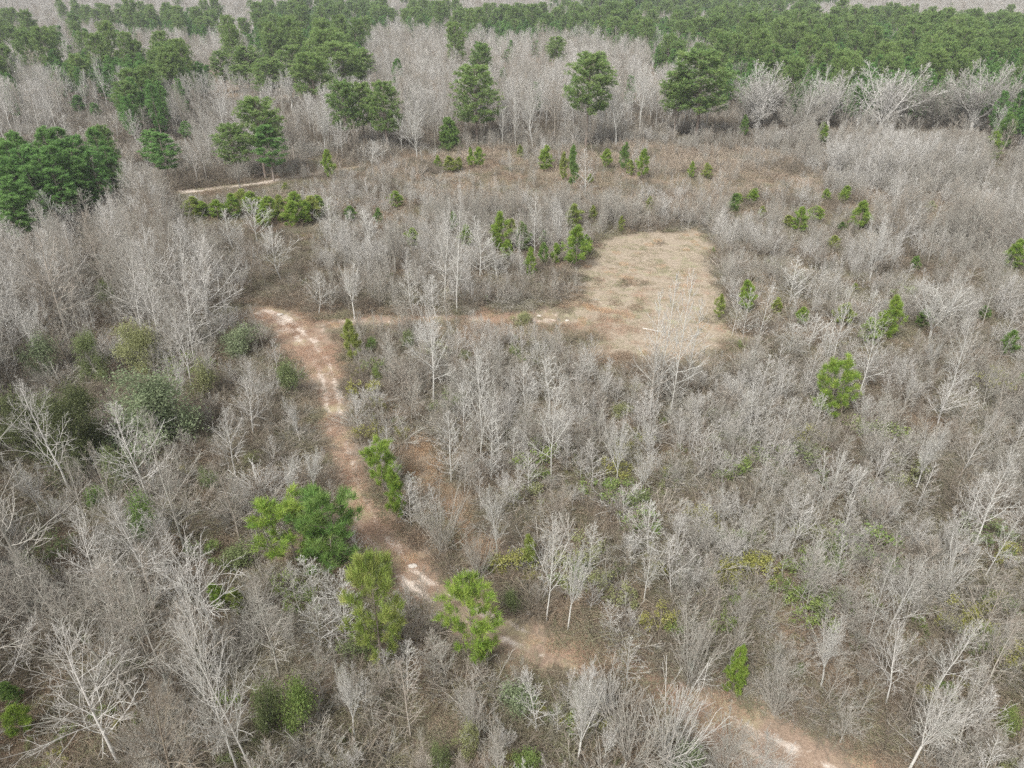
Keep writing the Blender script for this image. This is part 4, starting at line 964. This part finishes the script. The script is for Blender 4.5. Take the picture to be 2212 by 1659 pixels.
VN = [('E',1260,490,150,'vine'),('E',1300,600,90,'vine'),('E',1780,560,120,'gold'),('E',1680,670,150,'vine'),('E',1830,730,190,'vine'),('E',1920,780,110,'leaf'),('E',1940,900,170,'vine'),('E',1210,700,130,'olive'),('E',700,140,130,'leaf'),
 ('H',1280,320,230,'vine'),('H',820,370,140,'gold'),('H',690,460,220,'leaf'),('H',340,560,160,'vine'),('H',100,850,110,'gold'),('H',160,915,120,'gold'),('H',350,990,120,'vine'),('H',480,1010,90,'vine'),('H',430,1170,230,'gold'),('H',1220,1080,230,'vine'),
 ('H',870,1110,170,'leaf'),('H',780,1190,150,'vine'),('H',960,1210,90,'vine'),('H',1990,1000,220,'leaf'),('H',2045,1110,90,'gold'),('H',1450,590,170,'olive'),('H',850,980,180,'olive'),
 ('G',270,80,110,'gold'),('G',430,20,150,'gold'),('G',630,130,80,'vine'),('G',790,180,150,'vine'),('G',860,320,190,'vine'),('G',940,240,150,'leaf'),('G',1770,350,150,'gold'),('G',1890,430,170,'gold'),('G',1930,500,150,'vine'),('G',320,240,80,'vine'),('G',260,400,90,'vine'),('G',2040,250,140,'vine'),('G',2120,620,130,'gold'),('G',1960,250,90,'gold'),
 ('F',2040,370,120,'gold'),('F',2150,430,90,'vine'),('F',1830,220,110,'olive'),('F',1600,100,180,'olive'),('E',1540,1120,200,'olive'),('E',1120,1170,160,'gold'),('C',2010,1230,130,'gold'),('C',2170,1210,80,'vine'),('C',1430,640,110,'vine'),('B',230,1130,100,'vine'),('B',630,1030,130,'olive'),
 ('D',1340,1070,130,'vine'),('D',1550,1150,130,'leaf'),('F',100,560,130,'leaf'),('L',1870,160,100,'vine'),('L',1960,220,130,'vine'),('D',330,1100,170,'leaf'),('L',1490,880,120,'vine'),('A',1230,1130,140,'vine'),('E',180,40,110,'gold'),('E',190,320,110,'gold')]
vine_todo = [(v, x, y, w, lf) for v, x, y, w, lf in VN]

# ------------------------------------------------------------------ labels that point: nearest landmark + side + rank
COLW = {'vine': "bright green", 'gold': "yellow", 'leaf': "dark green", 'olive': "olive"}
def relation(x, y, lx, ly):
    dx, dy = x - lx, y - ly
    if abs(dx) > abs(dy) * 1.2: return "right of" if dx > 0 else "left of"
    return "behind" if dy > 0 else "in front of"
def rank_far(its, look, ph):
    near = sorted(sorted(its, key=lambda q: q['y'])[:20], key=lambda q: proj(q['x'], q['y'])[0])
    if len(its) == 1: its[0]['o']['label'] = f"only {look} {ph}"; return
    for k, it in enumerate(near): it['o']['label'] = f"{ordw[k]} {look} from the left {ph}" if len(its) <= 20 else f"{ordw[k]} from the left of the nearest {'pines' if 'pine' in look else 'trees'} {ph}"
def tell_apart(items, groupname, zone_of):
    """items: dicts x, y, look, size, o (the root). Near a landmark each gets its own words; the rest share a zone's words."""
    buckets = {}
    for it in items:
        d = [((it['x'] - a) ** 2 + (it['y'] - b) ** 2, j) for j, (a, b, _) in enumerate(LAND)]; d2, j = min(d)
        it['d'] = d2
        if d2 < 18 ** 2: buckets.setdefault((it['look'], relation(it['x'], it['y'], *LAND[j][:2]), LAND[j][2]), []).append(it)
        else: buckets.setdefault((it['look'], None, zone_of(it)), []).append(it)
    for (look, rel, ph), its in buckets.items():
        its.sort(key=lambda q: q['d'])
        for k, it in enumerate(its):
            o = it['o']; o['group'] = groupname
            if rel is None:
                o['label'] = f"other {look} deeper {ph}" if len(its) > 20 else f"{look} {ph}"; o['group'] = f"{groupname} {ph}"
            elif len(its) == 1: o['label'] = f"{look} just {rel} {ph}"
            else: o['label'] = f"{ordw[min(k, 19)]} {look} {rel} {ph}"
        if rel is None: rank_far(its, look, ph)

vi = []
for k, (v, x, y, w, lf) in enumerate(vine_todo):
    X, Y = gp(*vc(v, x, y + 45)); _, _, d = proj(X, Y); wm = w / 2.572 / 1.15732 / (FPX / d)
    o = thing('vine', k, 'brown', lf, "vine_tangle", "vine", X, Y, random.uniform(2.3, 3.0), wm / 2.6 * 1.4, random.uniform(-.4, .4), "x")
    TAKEN.append((X, Y, .5)); vi.append(dict(x=X, y=Y, look=f"{COLW[lf]} vine tangle", o=o))
tell_apart(vi, "leafy vine tangles draped on the brush", lambda it: "in the bare brush")

# ------------------------------------------------------------------ the many bare trees, saplings and shrubs
TK = np.array(TAKEN)
def free(X, Y, extra=0.0):
    ok = np.ones(len(X), bool)
    for (a, b, r_) in TK: ok &= (X - a) ** 2 + (Y - b) ** 2 > (r_ + extra) ** 2
    for pth in (TRACK, BRANCH, ROAD): ok &= ~near_path(X, Y, pth, extra * .5 - .4)
    px, py, _ = proj(X, Y); ok &= ~in_poly(px, py, CLEAR); return ok
COUNT = {}
def unhide(X, Y, H, r):
    px, py, d = proj(X, Y); tx, ty, _ = proj(X, Y, H); keep = np.ones(len(X), bool); u = r.random(len(X))
    for x0, x1, y0, y1, dh, p_ in BOX: keep &= ~((d < dh + 1) & (np.maximum(px, tx) > x0) & (np.minimum(px, tx) < x1) & (ty < y1) & (py > y0) & (u < p_))
    rd = (d < 190) & (d > 140) & (px > 370) & (px < 700); yr = np.interp(px, [370, 470, 560, 640, 700], [417, 407, 397, 383, 373])
    keep &= ~(rd & (ty < yr + 3) & (py > yr - 1))
    bare = in_poly(tx, ty, Z_BARE_BL) | in_poly((px + tx) / 2, (py + ty) / 2, Z_BARE_BL); keep &= ~(bare & (u < .93))
    cl = (in_poly(tx, ty, CLEAR) | in_poly((px + tx) / 2, (py + ty) / 2, CLEAR)) & ~((px > 1390) & (px < 1560)); keep &= ~(cl & (u < .7))
    rs = in_poly(tx, ty, RUST) | in_poly((px + tx) / 2, (py + ty) / 2, RUST); keep &= ~(rs & (u < .7))
    c_, w_ = TRACK; rr_ = (d < 140) & (px > 550) & (px < 1300)
    for i_ in range(0, len(c_), 3):
        qx, qy, qd = proj(c_[i_, 0], c_[i_, 1]); hw2 = w_[i_] * .7 * FPX / qd; keep &= ~(rr_ & (np.maximum(px, tx) > qx - hw2) & (np.minimum(px, tx) < qx + hw2) & (ty < qy) & (py > qy + 3) & (d < qd) & (u < .75))
    sd = (px > 620) & (px < 1260) & (d < 150); keep &= ~(sd & (ty < 690) & (py > 694) & (u < .6)); return keep
def zone_words(it):
    x, y, _ = proj(it['x'], it['y'])
    if y < 250: return "deep in the far bare wood"
    if y < 360: return "along the front of the far bare wood" if x < 1500 else "in the far wood under the plantation"
    if x < 620 and y < 900: return "in the dense upper left wood"
    if x < 700: return "in the dense lower left wood"
    if y < 520: return "in the tan scrub before the far wood"
    if x < 1250 and y < 700: return "in the brush above the side track"
    if x < 1300: return "in the brush between track and side track"
    return "in the brush on the upper right slope" if y < 900 else "in the brush on the lower right slope"
def plant_many(kindname, cat, protokey, stuffname, stufflabel, grp, X, Y, H, bk, limit, look, wf=1.0, budget=None):
    k_ = unhide(X, Y, H, rng); X, Y, H, bk = X[k_], Y[k_], H[k_], bk[k_]
    px, py, d = proj(X, Y, 0); _, pt, _ = proj(X, Y, H); mid = (py + pt) / 2
    inside = (px > -20) & (px < 2232) & (mid > -10) & (mid < 1700)
    score = np.where(inside, H / d, 0); order = np.argsort(-score); n = min(limit, int((score > 0).sum())); items = []
    for i in order[:n]:
        var = random.randrange(len(P[protokey])); b = bk[i]
        o = thing(protokey, var, b, None, kindname, cat, X[i], Y[i], H[i], wf * random.uniform(.85, 1.15), None, "x", None, (random.gauss(0, .04), random.gauss(0, .04)))
        hw = "tall" if H[i] > np.percentile(H, 66) else ("short" if H[i] < np.percentile(H, 33) else "middling")
        items.append(dict(x=X[i], y=Y[i], look=f"{hw} {b} {look}", o=o))
    tell_apart(items, grp, zone_words)
    rest = order[n:]
    if len(rest):
        barks = sorted(set(bk[i] for i in rest)); pro = []; 
        for b in barks:
            for pr in P[protokey]: pro.append(proto_obj(pr.whole(b)))
        nv = len(P[protokey]); pts = [(X[i], Y[i], -.02, barks.index(bk[i]) * nv + random.randrange(nv), random.uniform(0, 6.28), H[i] / P[protokey][0].H * wf * random.uniform(.85, 1.2), H[i] / P[protokey][0].H) for i in rest]
        stuff(stuffname, stufflabel, pro, pts)
    COUNT[kindname + stuffname] = (n, len(rest))

# 1. saplings over all the cut-over land
X, Y, px, py, d, r = scatter(.80, 26, 250, 1.15, 1)
den = np.full(len(X), .36)
den = np.where(in_poly(px, py, Z_SCRUB), .20, den); den = np.where(in_poly(px, py, Z_MID), .7, den); den = np.where(in_poly(px, py, Z_RDENSE), .95, den)
den = np.where((px > 1560) & (py < 760) & (py > 500), .55, den); den = np.where(in_poly(px, py, Z_ISLAND), .6, den)
den = np.where(in_poly(px, py, Z_LEFT), .15, den); den = np.where(in_poly(px, py, Z_LEFT_SHORT), .25, den); den = np.where(in_poly(px, py, Z_FAR), 0, den); den = np.where(in_poly(px, py, Z_BARE_BL), 0, den)
den = np.where(in_blobs(px, py, SEDGE), den * .25, den)
den *= np.clip(noise2(X, Y, 10, 4) * 3.0 - .55, 0.06, 2); den = np.where(in_poly(px, py, RUST), .02, den)
k = (r.random(len(X)) < den) & free(X, Y, .3); X, Y, px, py = X[k], Y[k], px[k], py[k]; k = thin(X, Y, .85, r); X, Y, px, py = X[k], Y[k], px[k], py[k]
H = np.clip(r.normal(5.2, 1.4, len(X)), 2.5, 9); H = np.where(in_poly(px, py, Z_SCRUB), H * .72, H); H = np.where(in_poly(px, py, Z_RDENSE), H * 1.5, H); H = np.where(in_poly(px, py, Z_LEFT_SHORT), H * .8, H)
bk = r.choice(['pale', 'grey', 'pinkish'], len(X), p=[.5, .35, .15]); bk = np.where((noise2(X, Y, 14, 21) < .42) & (bk == 'pale'), 'grey', bk)
plant_many("bare_sapling", "sapling", 'mixed', "sapling_thicket", "mass of thin grey leafless saplings over the brushland", "thin bare saplings", X, Y, H, bk, 300 - sum(1 for b in BT if b[0] == 'sapling'), "leafless sapling")
# 2. tall bare trees: the wood at the left
X, Y, px, py, d, r = scatter(.26, 26, 190, 1.2, 2)
den = np.where(in_poly(px, py, Z_LEFT) & ~in_poly(px, py, Z_LEFT_SHORT), .9, 0); den = np.where(in_poly(px, py, Z_LEFT_SHORT), .10, den); den = np.where(in_poly(px, py, Z_BARE_BL), 0, den)
den = np.where((px > 1900) & (py > 420) & (py < 900), .08, den); den = np.where((px > 1850) & (py >= 900), .05, den)
k = (r.random(len(X)) < den) & free(X, Y, 1.2); X, Y, px, py = X[k], Y[k], px[k], py[k]; k = thin(X, Y, 1.8, r); X, Y, px, py = X[k], Y[k], px[k], py[k]
H = np.clip(r.normal(12.5, 2.2, len(X)), 7, 17); H = np.where(in_poly(px, py, Z_LEFT_SHORT) | (px > 1500), H * .65, H)
bk = r.choice(['pale', 'grey', 'brown', 'pinkish'], len(X), p=[.3, .4, .12, .18])
# 3. the far wood: canopy outlines of the pine belts and plantation decide what stands where
X3, Y3, px3, py3, d3, r3 = scatter(.10, 160, 1050, 1.1, 3)
kf = in_poly(px3, py3, Z_FAR); X3, Y3 = X3[kf], Y3[kf]
kt = thin(X3, Y3, np.interp(Y3, [200, 350, 1050], [3.0, 3.7, 4.9]), r3); X3, Y3 = X3[kt], Y3[kt]
tx, ty, _ = proj(X3, Y3, 15.0)
jx, jy = tx + (noise2(X3, Y3, 30, 5) - .5) * 30, ty + (noise2(X3, Y3, 22, 6) - .5) * 12
PINE_Z = [
 [(1640, 90), (1750, 48), (1900, 36), (2040, 40), (2700, 60), (2700, 290), (2212, 215), (2100, 190), (1990, 190), (1870, 185), (1700, 165), (1600, 165), (1540, 135), (1400, 110), (1570, 96)],
 [(1050, 46), (1200, 40), (1478, 52), (1640, 30), (1760, 30), (1700, 70), (1600, 100), (1470, 106), (1330, 92), (1160, 82), (1000, 74), (960, 60)],
 [(1180, 22), (1420, -10), (1800, 0), (1760, 26), (1500, 40), (1300, 44)],
 [(235, 48), (330, 40), (450, 38), (480, 62), (430, 78), (290, 66), (230, 62)], [(-300, 40), (40, 40), (36, 60), (-300, 64)], [(150, 36), (210, 34), (215, 52), (150, 52)],
 [(-300, 70), (60, 66), (130, 68), (136, 106), (60, 112), (-300, 120)], [(136, 66), (180, 66), (205, 96), (150, 100)],
 [(40, 118), (200, 122), (320, 118), (437, 138), (430, 160), (368, 168), (363, 215), (330, 240), (280, 238), (284, 180), (200, 168), (130, 164), (110, 142), (50, 136)], [(-300, 130), (18, 124), (30, 170), (-300, 180)],
 [(228, 196), (270, 188), (290, 215), (250, 232)], [(570, 18), (650, 16), (743, 20), (743, 60), (700, 70), (590, 60)], [(735, 16), (800, 14), (850, 22), (845, 66), (735, 70)], [(880, 22), (930, 18), (960, 30), (950, 66), (880, 66)],
 [(520, 60), (620, 66), (740, 62), (790, 90), (780, 140), (640, 150), (560, 130)], [(2100, 230), (2400, 220), (2400, 330), (2140, 320)],
]
pine_k = np.zeros(len(X3), bool)
for n_, pz in enumerate(PINE_Z):
    t0_ = min(q[1] for q in pz); f_ = 1.0 if n_ == 0 else (.7 if n_ < 6 else .72)
    pine_k |= in_poly(jx, jy, [(a_, t0_ + (b_ - t0_) * f_) for a_, b_ in pz])
pine_k &= r3.random(len(X3)) < .93; pine_k |= (r3.random(len(X3)) < .022) & (Y3 > 260)
ok = free(X3, Y3, 2.0) & ~(in_poly(px3[kf][kt], py3[kf][kt], [(-200, 490), (280, 470), (330, 330), (-200, 330)])); sp_ = pine_k & ok; sb = ~pine_k & ok & (r3.random(len(X3)) < .93) & ~((tx > 1540) & (Y3 < 300) & (Y3 > 236))
Xb, Yb = X3[sb], Y3[sb]; Hb = np.clip(r3.normal(14.8, 2.2, len(Xb)), 9, 20); Hb = np.where(Yb < 235, Hb * .8, Hb); bb = r3.choice(['pale', 'grey', 'pinkish'], len(Xb), p=[.5, .38, .12])
plant_many("bare_tree", "tree", 'tree', "left_wood_trees", "dense mass of grey leafless trees in the left wood", "bare trees of the near woods", X, Y, H, bk, 105, "leafless tree")
plant_many("bare_tree", "tree", 'farbare', "far_bare_wood", "wide grey leafless forest stretching to the horizon", "bare trees of the far wood", Xb, Yb, Hb, bb, 300 - 105 - sum(1 for b in BT if b[0] in ('tree', 'spread', 'farbare', 'oak')), "leafless tree")
# pines of the far belts
Xp, Yp = X3[sp_], Y3[sp_]; Hp = np.clip(r3.normal(15.2, 2.0, len(Xp)), 9, 20); _, _, dp = proj(Xp, Yp)
order = np.argsort(-(Hp / dp)); n_ind = 300 - len(YP) - len(ROWP) - len(TP) - len(LM); items = []; n_ind = max(n_ind, 100)
def pine_zone(it):
    x, y, _ = proj(it['x'], it['y'], 14)
    if x > 1500 and y > 20: return "in the wide plantation belt at upper right"
    if x > 900: return "in the top middle pine belt"
    return "in the upper left pine belts"
for i in order[:n_ind]:
    isold = random.random() < .1 and not (proj(Xp[i], Yp[i], 14)[0] > 1500)
    o = thing('old' if isold else 'plant', random.randrange(4), 'pine_bark', 'far' if isold else 'plant', "tall_pine", "pine", Xp[i], Yp[i], Hp[i] * (1.15 if isold else 1), 1.25 if isold else 1.0, None, "x")
    items.append(dict(x=Xp[i], y=Yp[i], look="round crowned old pine" if isold else "straight green pine", o=o))
tell_apart(items, "pines of the far belts", pine_zone)
rest = order[n_ind:]
stuff("far_pine_wood", "dark green pine forest in belts across the far woods", [proto_obj(pr.whole('pine_bark', 'plant')) for pr in P['plant']] + [proto_obj(pr.whole('pine_bark', 'far')) for pr in P['old']],
      [(Xp[i], Yp[i], 0, random.randrange(4) if random.random() < .85 else 4 + random.randrange(4), random.uniform(0, 6.28), s_ * random.uniform(.85, 1.2), s_) for i in rest for s_ in [Hp[i] / 16]] )
# 4. shrubs
X, Y, px, py, d, r = scatter(.55, 26, 310, 1.15, 4)
den = np.full(len(X), .5); den = np.where(in_poly(px, py, Z_SCRUB), .5, den); den = np.where(in_poly(px, py, Z_FAR), .55, den); den = np.where(in_poly(px, py, Z_BARE_BL), 0.05, den); den = np.where(in_blobs(px, py, SEDGE), den * .2, den)
den *= np.clip(noise2(X, Y, 7, 7) * 2.2, .2, 1.8); den = np.where(in_poly(px, py, RUST), .02, den)
k = (r.random(len(X)) < den) & free(X, Y, .1); X, Y, px, py = X[k], Y[k], px[k], py[k]; k = thin(X, Y, .95, r); X, Y, px, py = X[k], Y[k], px[k], py[k]
den = 0; H = np.clip(r.normal(2.7, .8, len(X)), 1.2, 5); H = np.where(in_poly(px, py, Z_FAR), H * 1.35, H); bk = r.choice(['brown', 'grey', 'pinkish', 'pale'], len(X), p=[.42, .38, .16, .04]); bk = np.where(in_poly(px, py, Z_SCRUB) & (r.random(len(X)) < .85), 'tan', bk); bk = np.where(noise2(X, Y, 12, 22) < .4, 'brown', bk)
plant_many("bare_shrub", "shrub", 'bush', "shrub_thicket", "mass of brown grey leafless shrubs over the brushland", "bare shrubs in the brush", X, Y, H, bk, 285, "leafless shrub")

# ------------------------------------------------------------------ low cover
def cover(name, label, protos, dens, y0, y1, rule, seed, s0, s1, z=0.0, hs=(1, 1)):
    X, Y, px, py, d, r = scatter(dens, y0, y1, 1.12, seed); pr = rule(X, Y, px, py); k = r.random(len(X)) < pr; X, Y = X[k], Y[k]; n = len(X)
    s = r.uniform(s0, s1, n); stuff(name, label, protos, np.stack([X, Y, np.full(n, z), r.integers(0, len(protos), n), r.uniform(0, 6.28, n), s, s * r.uniform(hs[0], hs[1], n)], 1)); COUNT[name] = n
def incl(X, Y): return in_poly(*proj(X + (noise2(X, Y, 2.6, 41) - .5) * 8, Y + (noise2(X, Y, 2.6, 42) - .5) * 8)[:2], CLEAR)
def onpath(X, Y, ex): return near_path(X, Y, TRACK, ex) | near_path(X, Y, BRANCH, ex) | near_path(X, Y, ROAD, ex)
def r_bramble(X, Y, px, py):
    p_ = np.where(in_poly(px, py, Z_FAR), np.where(Y < 320, .7, .1), .85); p_ = np.where(in_poly(px, py, Z_LEFT), .6, p_); p_ = np.where(in_blobs(px, py, SEDGE), .25, p_); p_ = np.where(in_poly(px, py, Z_BARE_BL), .02, p_)
    p_ = np.where(incl(X, Y) | in_poly(px, py, RUST), 0, p_); p_ = p_ * np.clip(noise2(X, Y, 6, 9) * 2.2 + .1, .2, 1.2)
    hid = near_path(X, Y, TRACK, .2); grassy = (px > 1200) & (px < 1480) & (py > 1380); return np.where(hid & ~grassy | near_path(X, Y, ROAD, 1.0), 0, np.where(near_path(X, Y, BRANCH, -.6), .0, p_))
cover("bramble_thicket", "tangled brown brambles and dead stems covering the ground", CL['bramble'], .42, 26, 330, r_bramble, 11, .7, 1.35, 0, (.6, 1.3))
cover("low_brush", "low brown dead stems between the brambles", CL['low'], .45, 26, 260, lambda X, Y, px, py: np.where(near_path(X, Y, TRACK, -.7) | near_path(X, Y, BRANCH, -1.2) | near_path(X, Y, ROAD, .5) | in_poly(px, py, Z_FAR), 0, np.where(incl(X, Y), .03, np.where(in_poly(px, py, RUST), .1, .7))), 12, .7, 1.2)
cover("dry_grass", "tan and rusty dry grass in patches through the brush", CL['sedge'], .8, 26, 260, lambda X, Y, px, py: np.where(onpath(X, Y, -.3) | incl(X, Y) | in_poly(px, py, Z_FAR), 0, np.where(in_blobs(px, py, SEDGE), .95, np.where(in_poly(px, py, Z_SCRUB), .5, .10))), 13, .7, 1.2, 0, (.5, 1.2))
cover("short_grass", "short pale grass of the clearing and track verges", CL['turf'], 1.6, 26, 190, lambda X, Y, px, py: np.where(incl(X, Y), np.clip(noise2(X, Y, 3, 12) * 1.3 - .25, 0.05, .8), np.where(onpath(X, Y, .6) & ~near_path(X, Y, TRACK, -1.4), .35, np.where(in_poly(px, py, Z_BARE_BL), .4, .02))), 14, .5, 1.1, 0, (.4, 1.0))
cover("fallen_leaves", "brown fallen leaves lying along the track", CL['litter'], 1.2, 26, 130, lambda X, Y, px, py: np.where(onpath(X, Y, 2.5), np.clip(noise2(X, Y, 4, 14) * 1.6 - .3, .05, .85), np.where(in_poly(px, py, Z_BARE_BL), .9, .10)), 15, .6, 1.1)

cover("rusty_grass", "rusty orange grass strip right of the track", CL['rust'], 1.3, 40, 150, lambda X, Y, px, py: np.where(in_poly(px, py, RUST), .8, np.where(onpath(X, Y, 2.0) & ~onpath(X, Y, .2), .12, .012)), 16, .6, 1.1, 0, (.4, 1.0))
GRN = [proto_obj(pr.whole('brown', lf)) for lf in ('vine', 'olive', 'gold', 'leaf') for pr in P['vine'][:2]]
def r_green(X, Y, px, py):
    b = np.where((px > 1050) & (py > 900), 1.0, .35) * np.clip((noise2(X, Y, 8, 31) - .55) * 4, 0, 1) * np.clip(noise2(X, Y, 2.5, 32) * 2 - .5, 0, 1)
    return np.where(onpath(X, Y, 1) | incl(X, Y) | in_poly(px, py, Z_SCRUB), 0, b)
cover("green_undergrowth", "sprinkled green and yellow leaves in the undergrowth", GRN, .30, 26, 170, r_green, 17, .4, .9, -.25)
# ------------------------------------------------------------------ small single things
def stone_mesh(seed, s):
    import bmesh
    bm = bmesh.new(); bmesh.ops.create_icosphere(bm, subdivisions=2, radius=s); rr = random.Random(seed)
    for v in bm.verts: k = rr.uniform(.75, 1.15); v.co = (v.co.x * k * 1.3, v.co.y * k, max(v.co.z * k * .55, -.03))
    me = bpy.data.meshes.new("stone"); bm.to_mesh(me); bm.free(); me.materials.append(M['stone']); return me
for k, (v, x, y, s, lab) in enumerate([('E', 467, 1172, .35, "pale rock on the track just above the large bright pine"), ('F', 1215, 290, .26, "small tan rock beside the leafy track edge"), ('B', 1280, 798, .3, "white rock on the side track near the clearing"),
    ('B', 1460, 828, .28, "flat white rock where the side track enters the clearing"), ('A', 1800, 790, .45, "white rock on the sand patch at the track fork"), ('D', 1215, 420, .2, "small white rock in the left brush")]):
    o = add_mesh("rock", stone_mesh(k, s), None, (*gp(*vc(v, x, y)), .02)); setp(o, lab, "rock")
def log_mesh(seed, L, r0):
    rr = random.Random(seed); segs = []; p = (-L / 2, 0, r0 * .8); d = (1, 0, 0); n = 8
    for i in range(n):
        d = norm((d[0], d[1] + rr.gauss(0, .08), 0)); q = (p[0] + d[0] * L / n, p[1] + d[1] * L / n, r0 * .8); rr_ = r0 * (1 - .6 * i / n); segs.append((*p, *q, rr_, r0 * (1 - .6 * (i + 1) / n)))
        if i > 2:
            for _ in range(2): c = norm((.6, rr.choice([-1, 1]) * rr.uniform(.4, 1), rr.uniform(0, .6))); l = rr.uniform(.3, 1.1); segs.append((*q, q[0] + c[0] * l, q[1] + c[1] * l, q[2] + c[2] * l, .02, .01))
        p = q
    return seg_mesh("log", segs, M['pale'], 6)
for k, (v, x, y, L, r0, rz, lab) in enumerate([('B', 2010, 890, 3.2, .09, -.4, "pale fallen log lying in the clearing"), ('L', 215, 780, 1.6, .06, .9, "short pale splintered log on the leaf strewn patch"), ('L', 170, 920, 1.4, .05, .4, "small pale stick log on the leaf strewn patch border"),
    ('F', 1750, 585, 3.0, .05, -.5, "long thin fallen branch in the grass below the track"), ('B', 1600, 700, 2.5, .05, .1, "thin grey fallen branch at the clearing side"), ('C', 950, 505, 6.5, .10, .05, "long grey fallen trunk in the right brush"),
    ('B', 1150, 610, 5.0, .09, -.6, "grey fallen trunk on the brush pile"), ('L', 90, 640, 5.0, .09, 1.2, "grey fallen trunk leaning towards the leaf strewn patch")]):
    o = add_mesh("fallen_log", log_mesh(k, L, r0), None, (*gp(*vc(v, x, y)), .0)); o.rotation_euler = (0, 0, rz); setp(o, lab, "log")
a, b = bush_segs(77, 2.4, 60, 1.45, 0, .03, .12)
o = add_mesh("brush_pile", seg_mesh("brush_pile", a + b, M['grey']), None, (*gp(*vc('B', 1120, 730)), 0)); o.scale = (2.4, 1.2, .8); setp(o, "long heap of cut grey branches behind the side track", "brush pile")
# leaning snags
def snag(v, xb, yb, xt, yt, L, r0, lab, ph):
    X, Y = gp(*vc(v, xb, yb)); pr = P['tree'][1]; o = thing('tree', 1, 'pale', None, "dead_snag", "dead tree", X, Y, L, .7, 0, lab)
    # lean sideways so that the stem runs the way it does in the photograph
    x0, y0 = vc(v, xb, yb); x1, y1 = vc(v, xt, yt); best = None
    for a_ in np.linspace(-1.3, 1.3, 53):
        px_, py_, _ = proj(X + math.sin(a_) * L, Y, math.cos(a_) * L); e_ = abs(math.atan2(px_ - x0, y0 - py_) - math.atan2(x1 - x0, y0 - y1))
        if best is None or e_ < best[0]: best = (e_, a_)
    o.rotation_euler = (0, best[1], 0); LAND.append((X, Y, ph))
snag('H', 1750, 660, 2040, 240, 9.5, .2, "thick leaning dead trunk right of the double trunk tree", "the thick leaning snag")
snag('E', 1530, 210, 1700, 30, 6.5, .1, "slanting dead tree reaching right above the drooping white tree", "the slanting dead tree")
snag('C', 2010, 810, 2175, 540, 8.0, .12, "bare slanting dead trunk at the upper right", "the slanting dead trunk")
snag('L', 50, 740, 240, 240, 8.0, .1, "bare grey dead trunk slanting over the leaf strewn patch", "the dead trunk by the patch")
# ------------------------------------------------------------------ thin haze over the distance
import bmesh
bm = bmesh.new(); bmesh.ops.create_cube(bm, size=1.0); me = bpy.data.meshes.new("haze"); bm.to_mesh(me); bm.free()
hm = bpy.data.materials.new("haze"); hm.use_nodes = True; hn = hm.node_tree; hn.nodes.clear(); ho = hn.nodes.new("ShaderNodeOutputMaterial"); pv = hn.nodes.new("ShaderNodeVolumePrincipled")
pv.inputs["Color"].default_value = (.86, .9, .96, 1); pv.inputs["Density"].default_value = HAZE; pv.inputs["Anisotropy"].default_value = .2; hn.links.new(pv.outputs[0], ho.inputs["Volume"]); me.materials.append(hm)
o = add_mesh("haze", me, None, (0, 3400, 29.5)); o.scale = (8400, 8400, 61); setp(o, "thin pale haze that greys the far woods", None, None, "stuff")
print("COUNTS", COUNT)
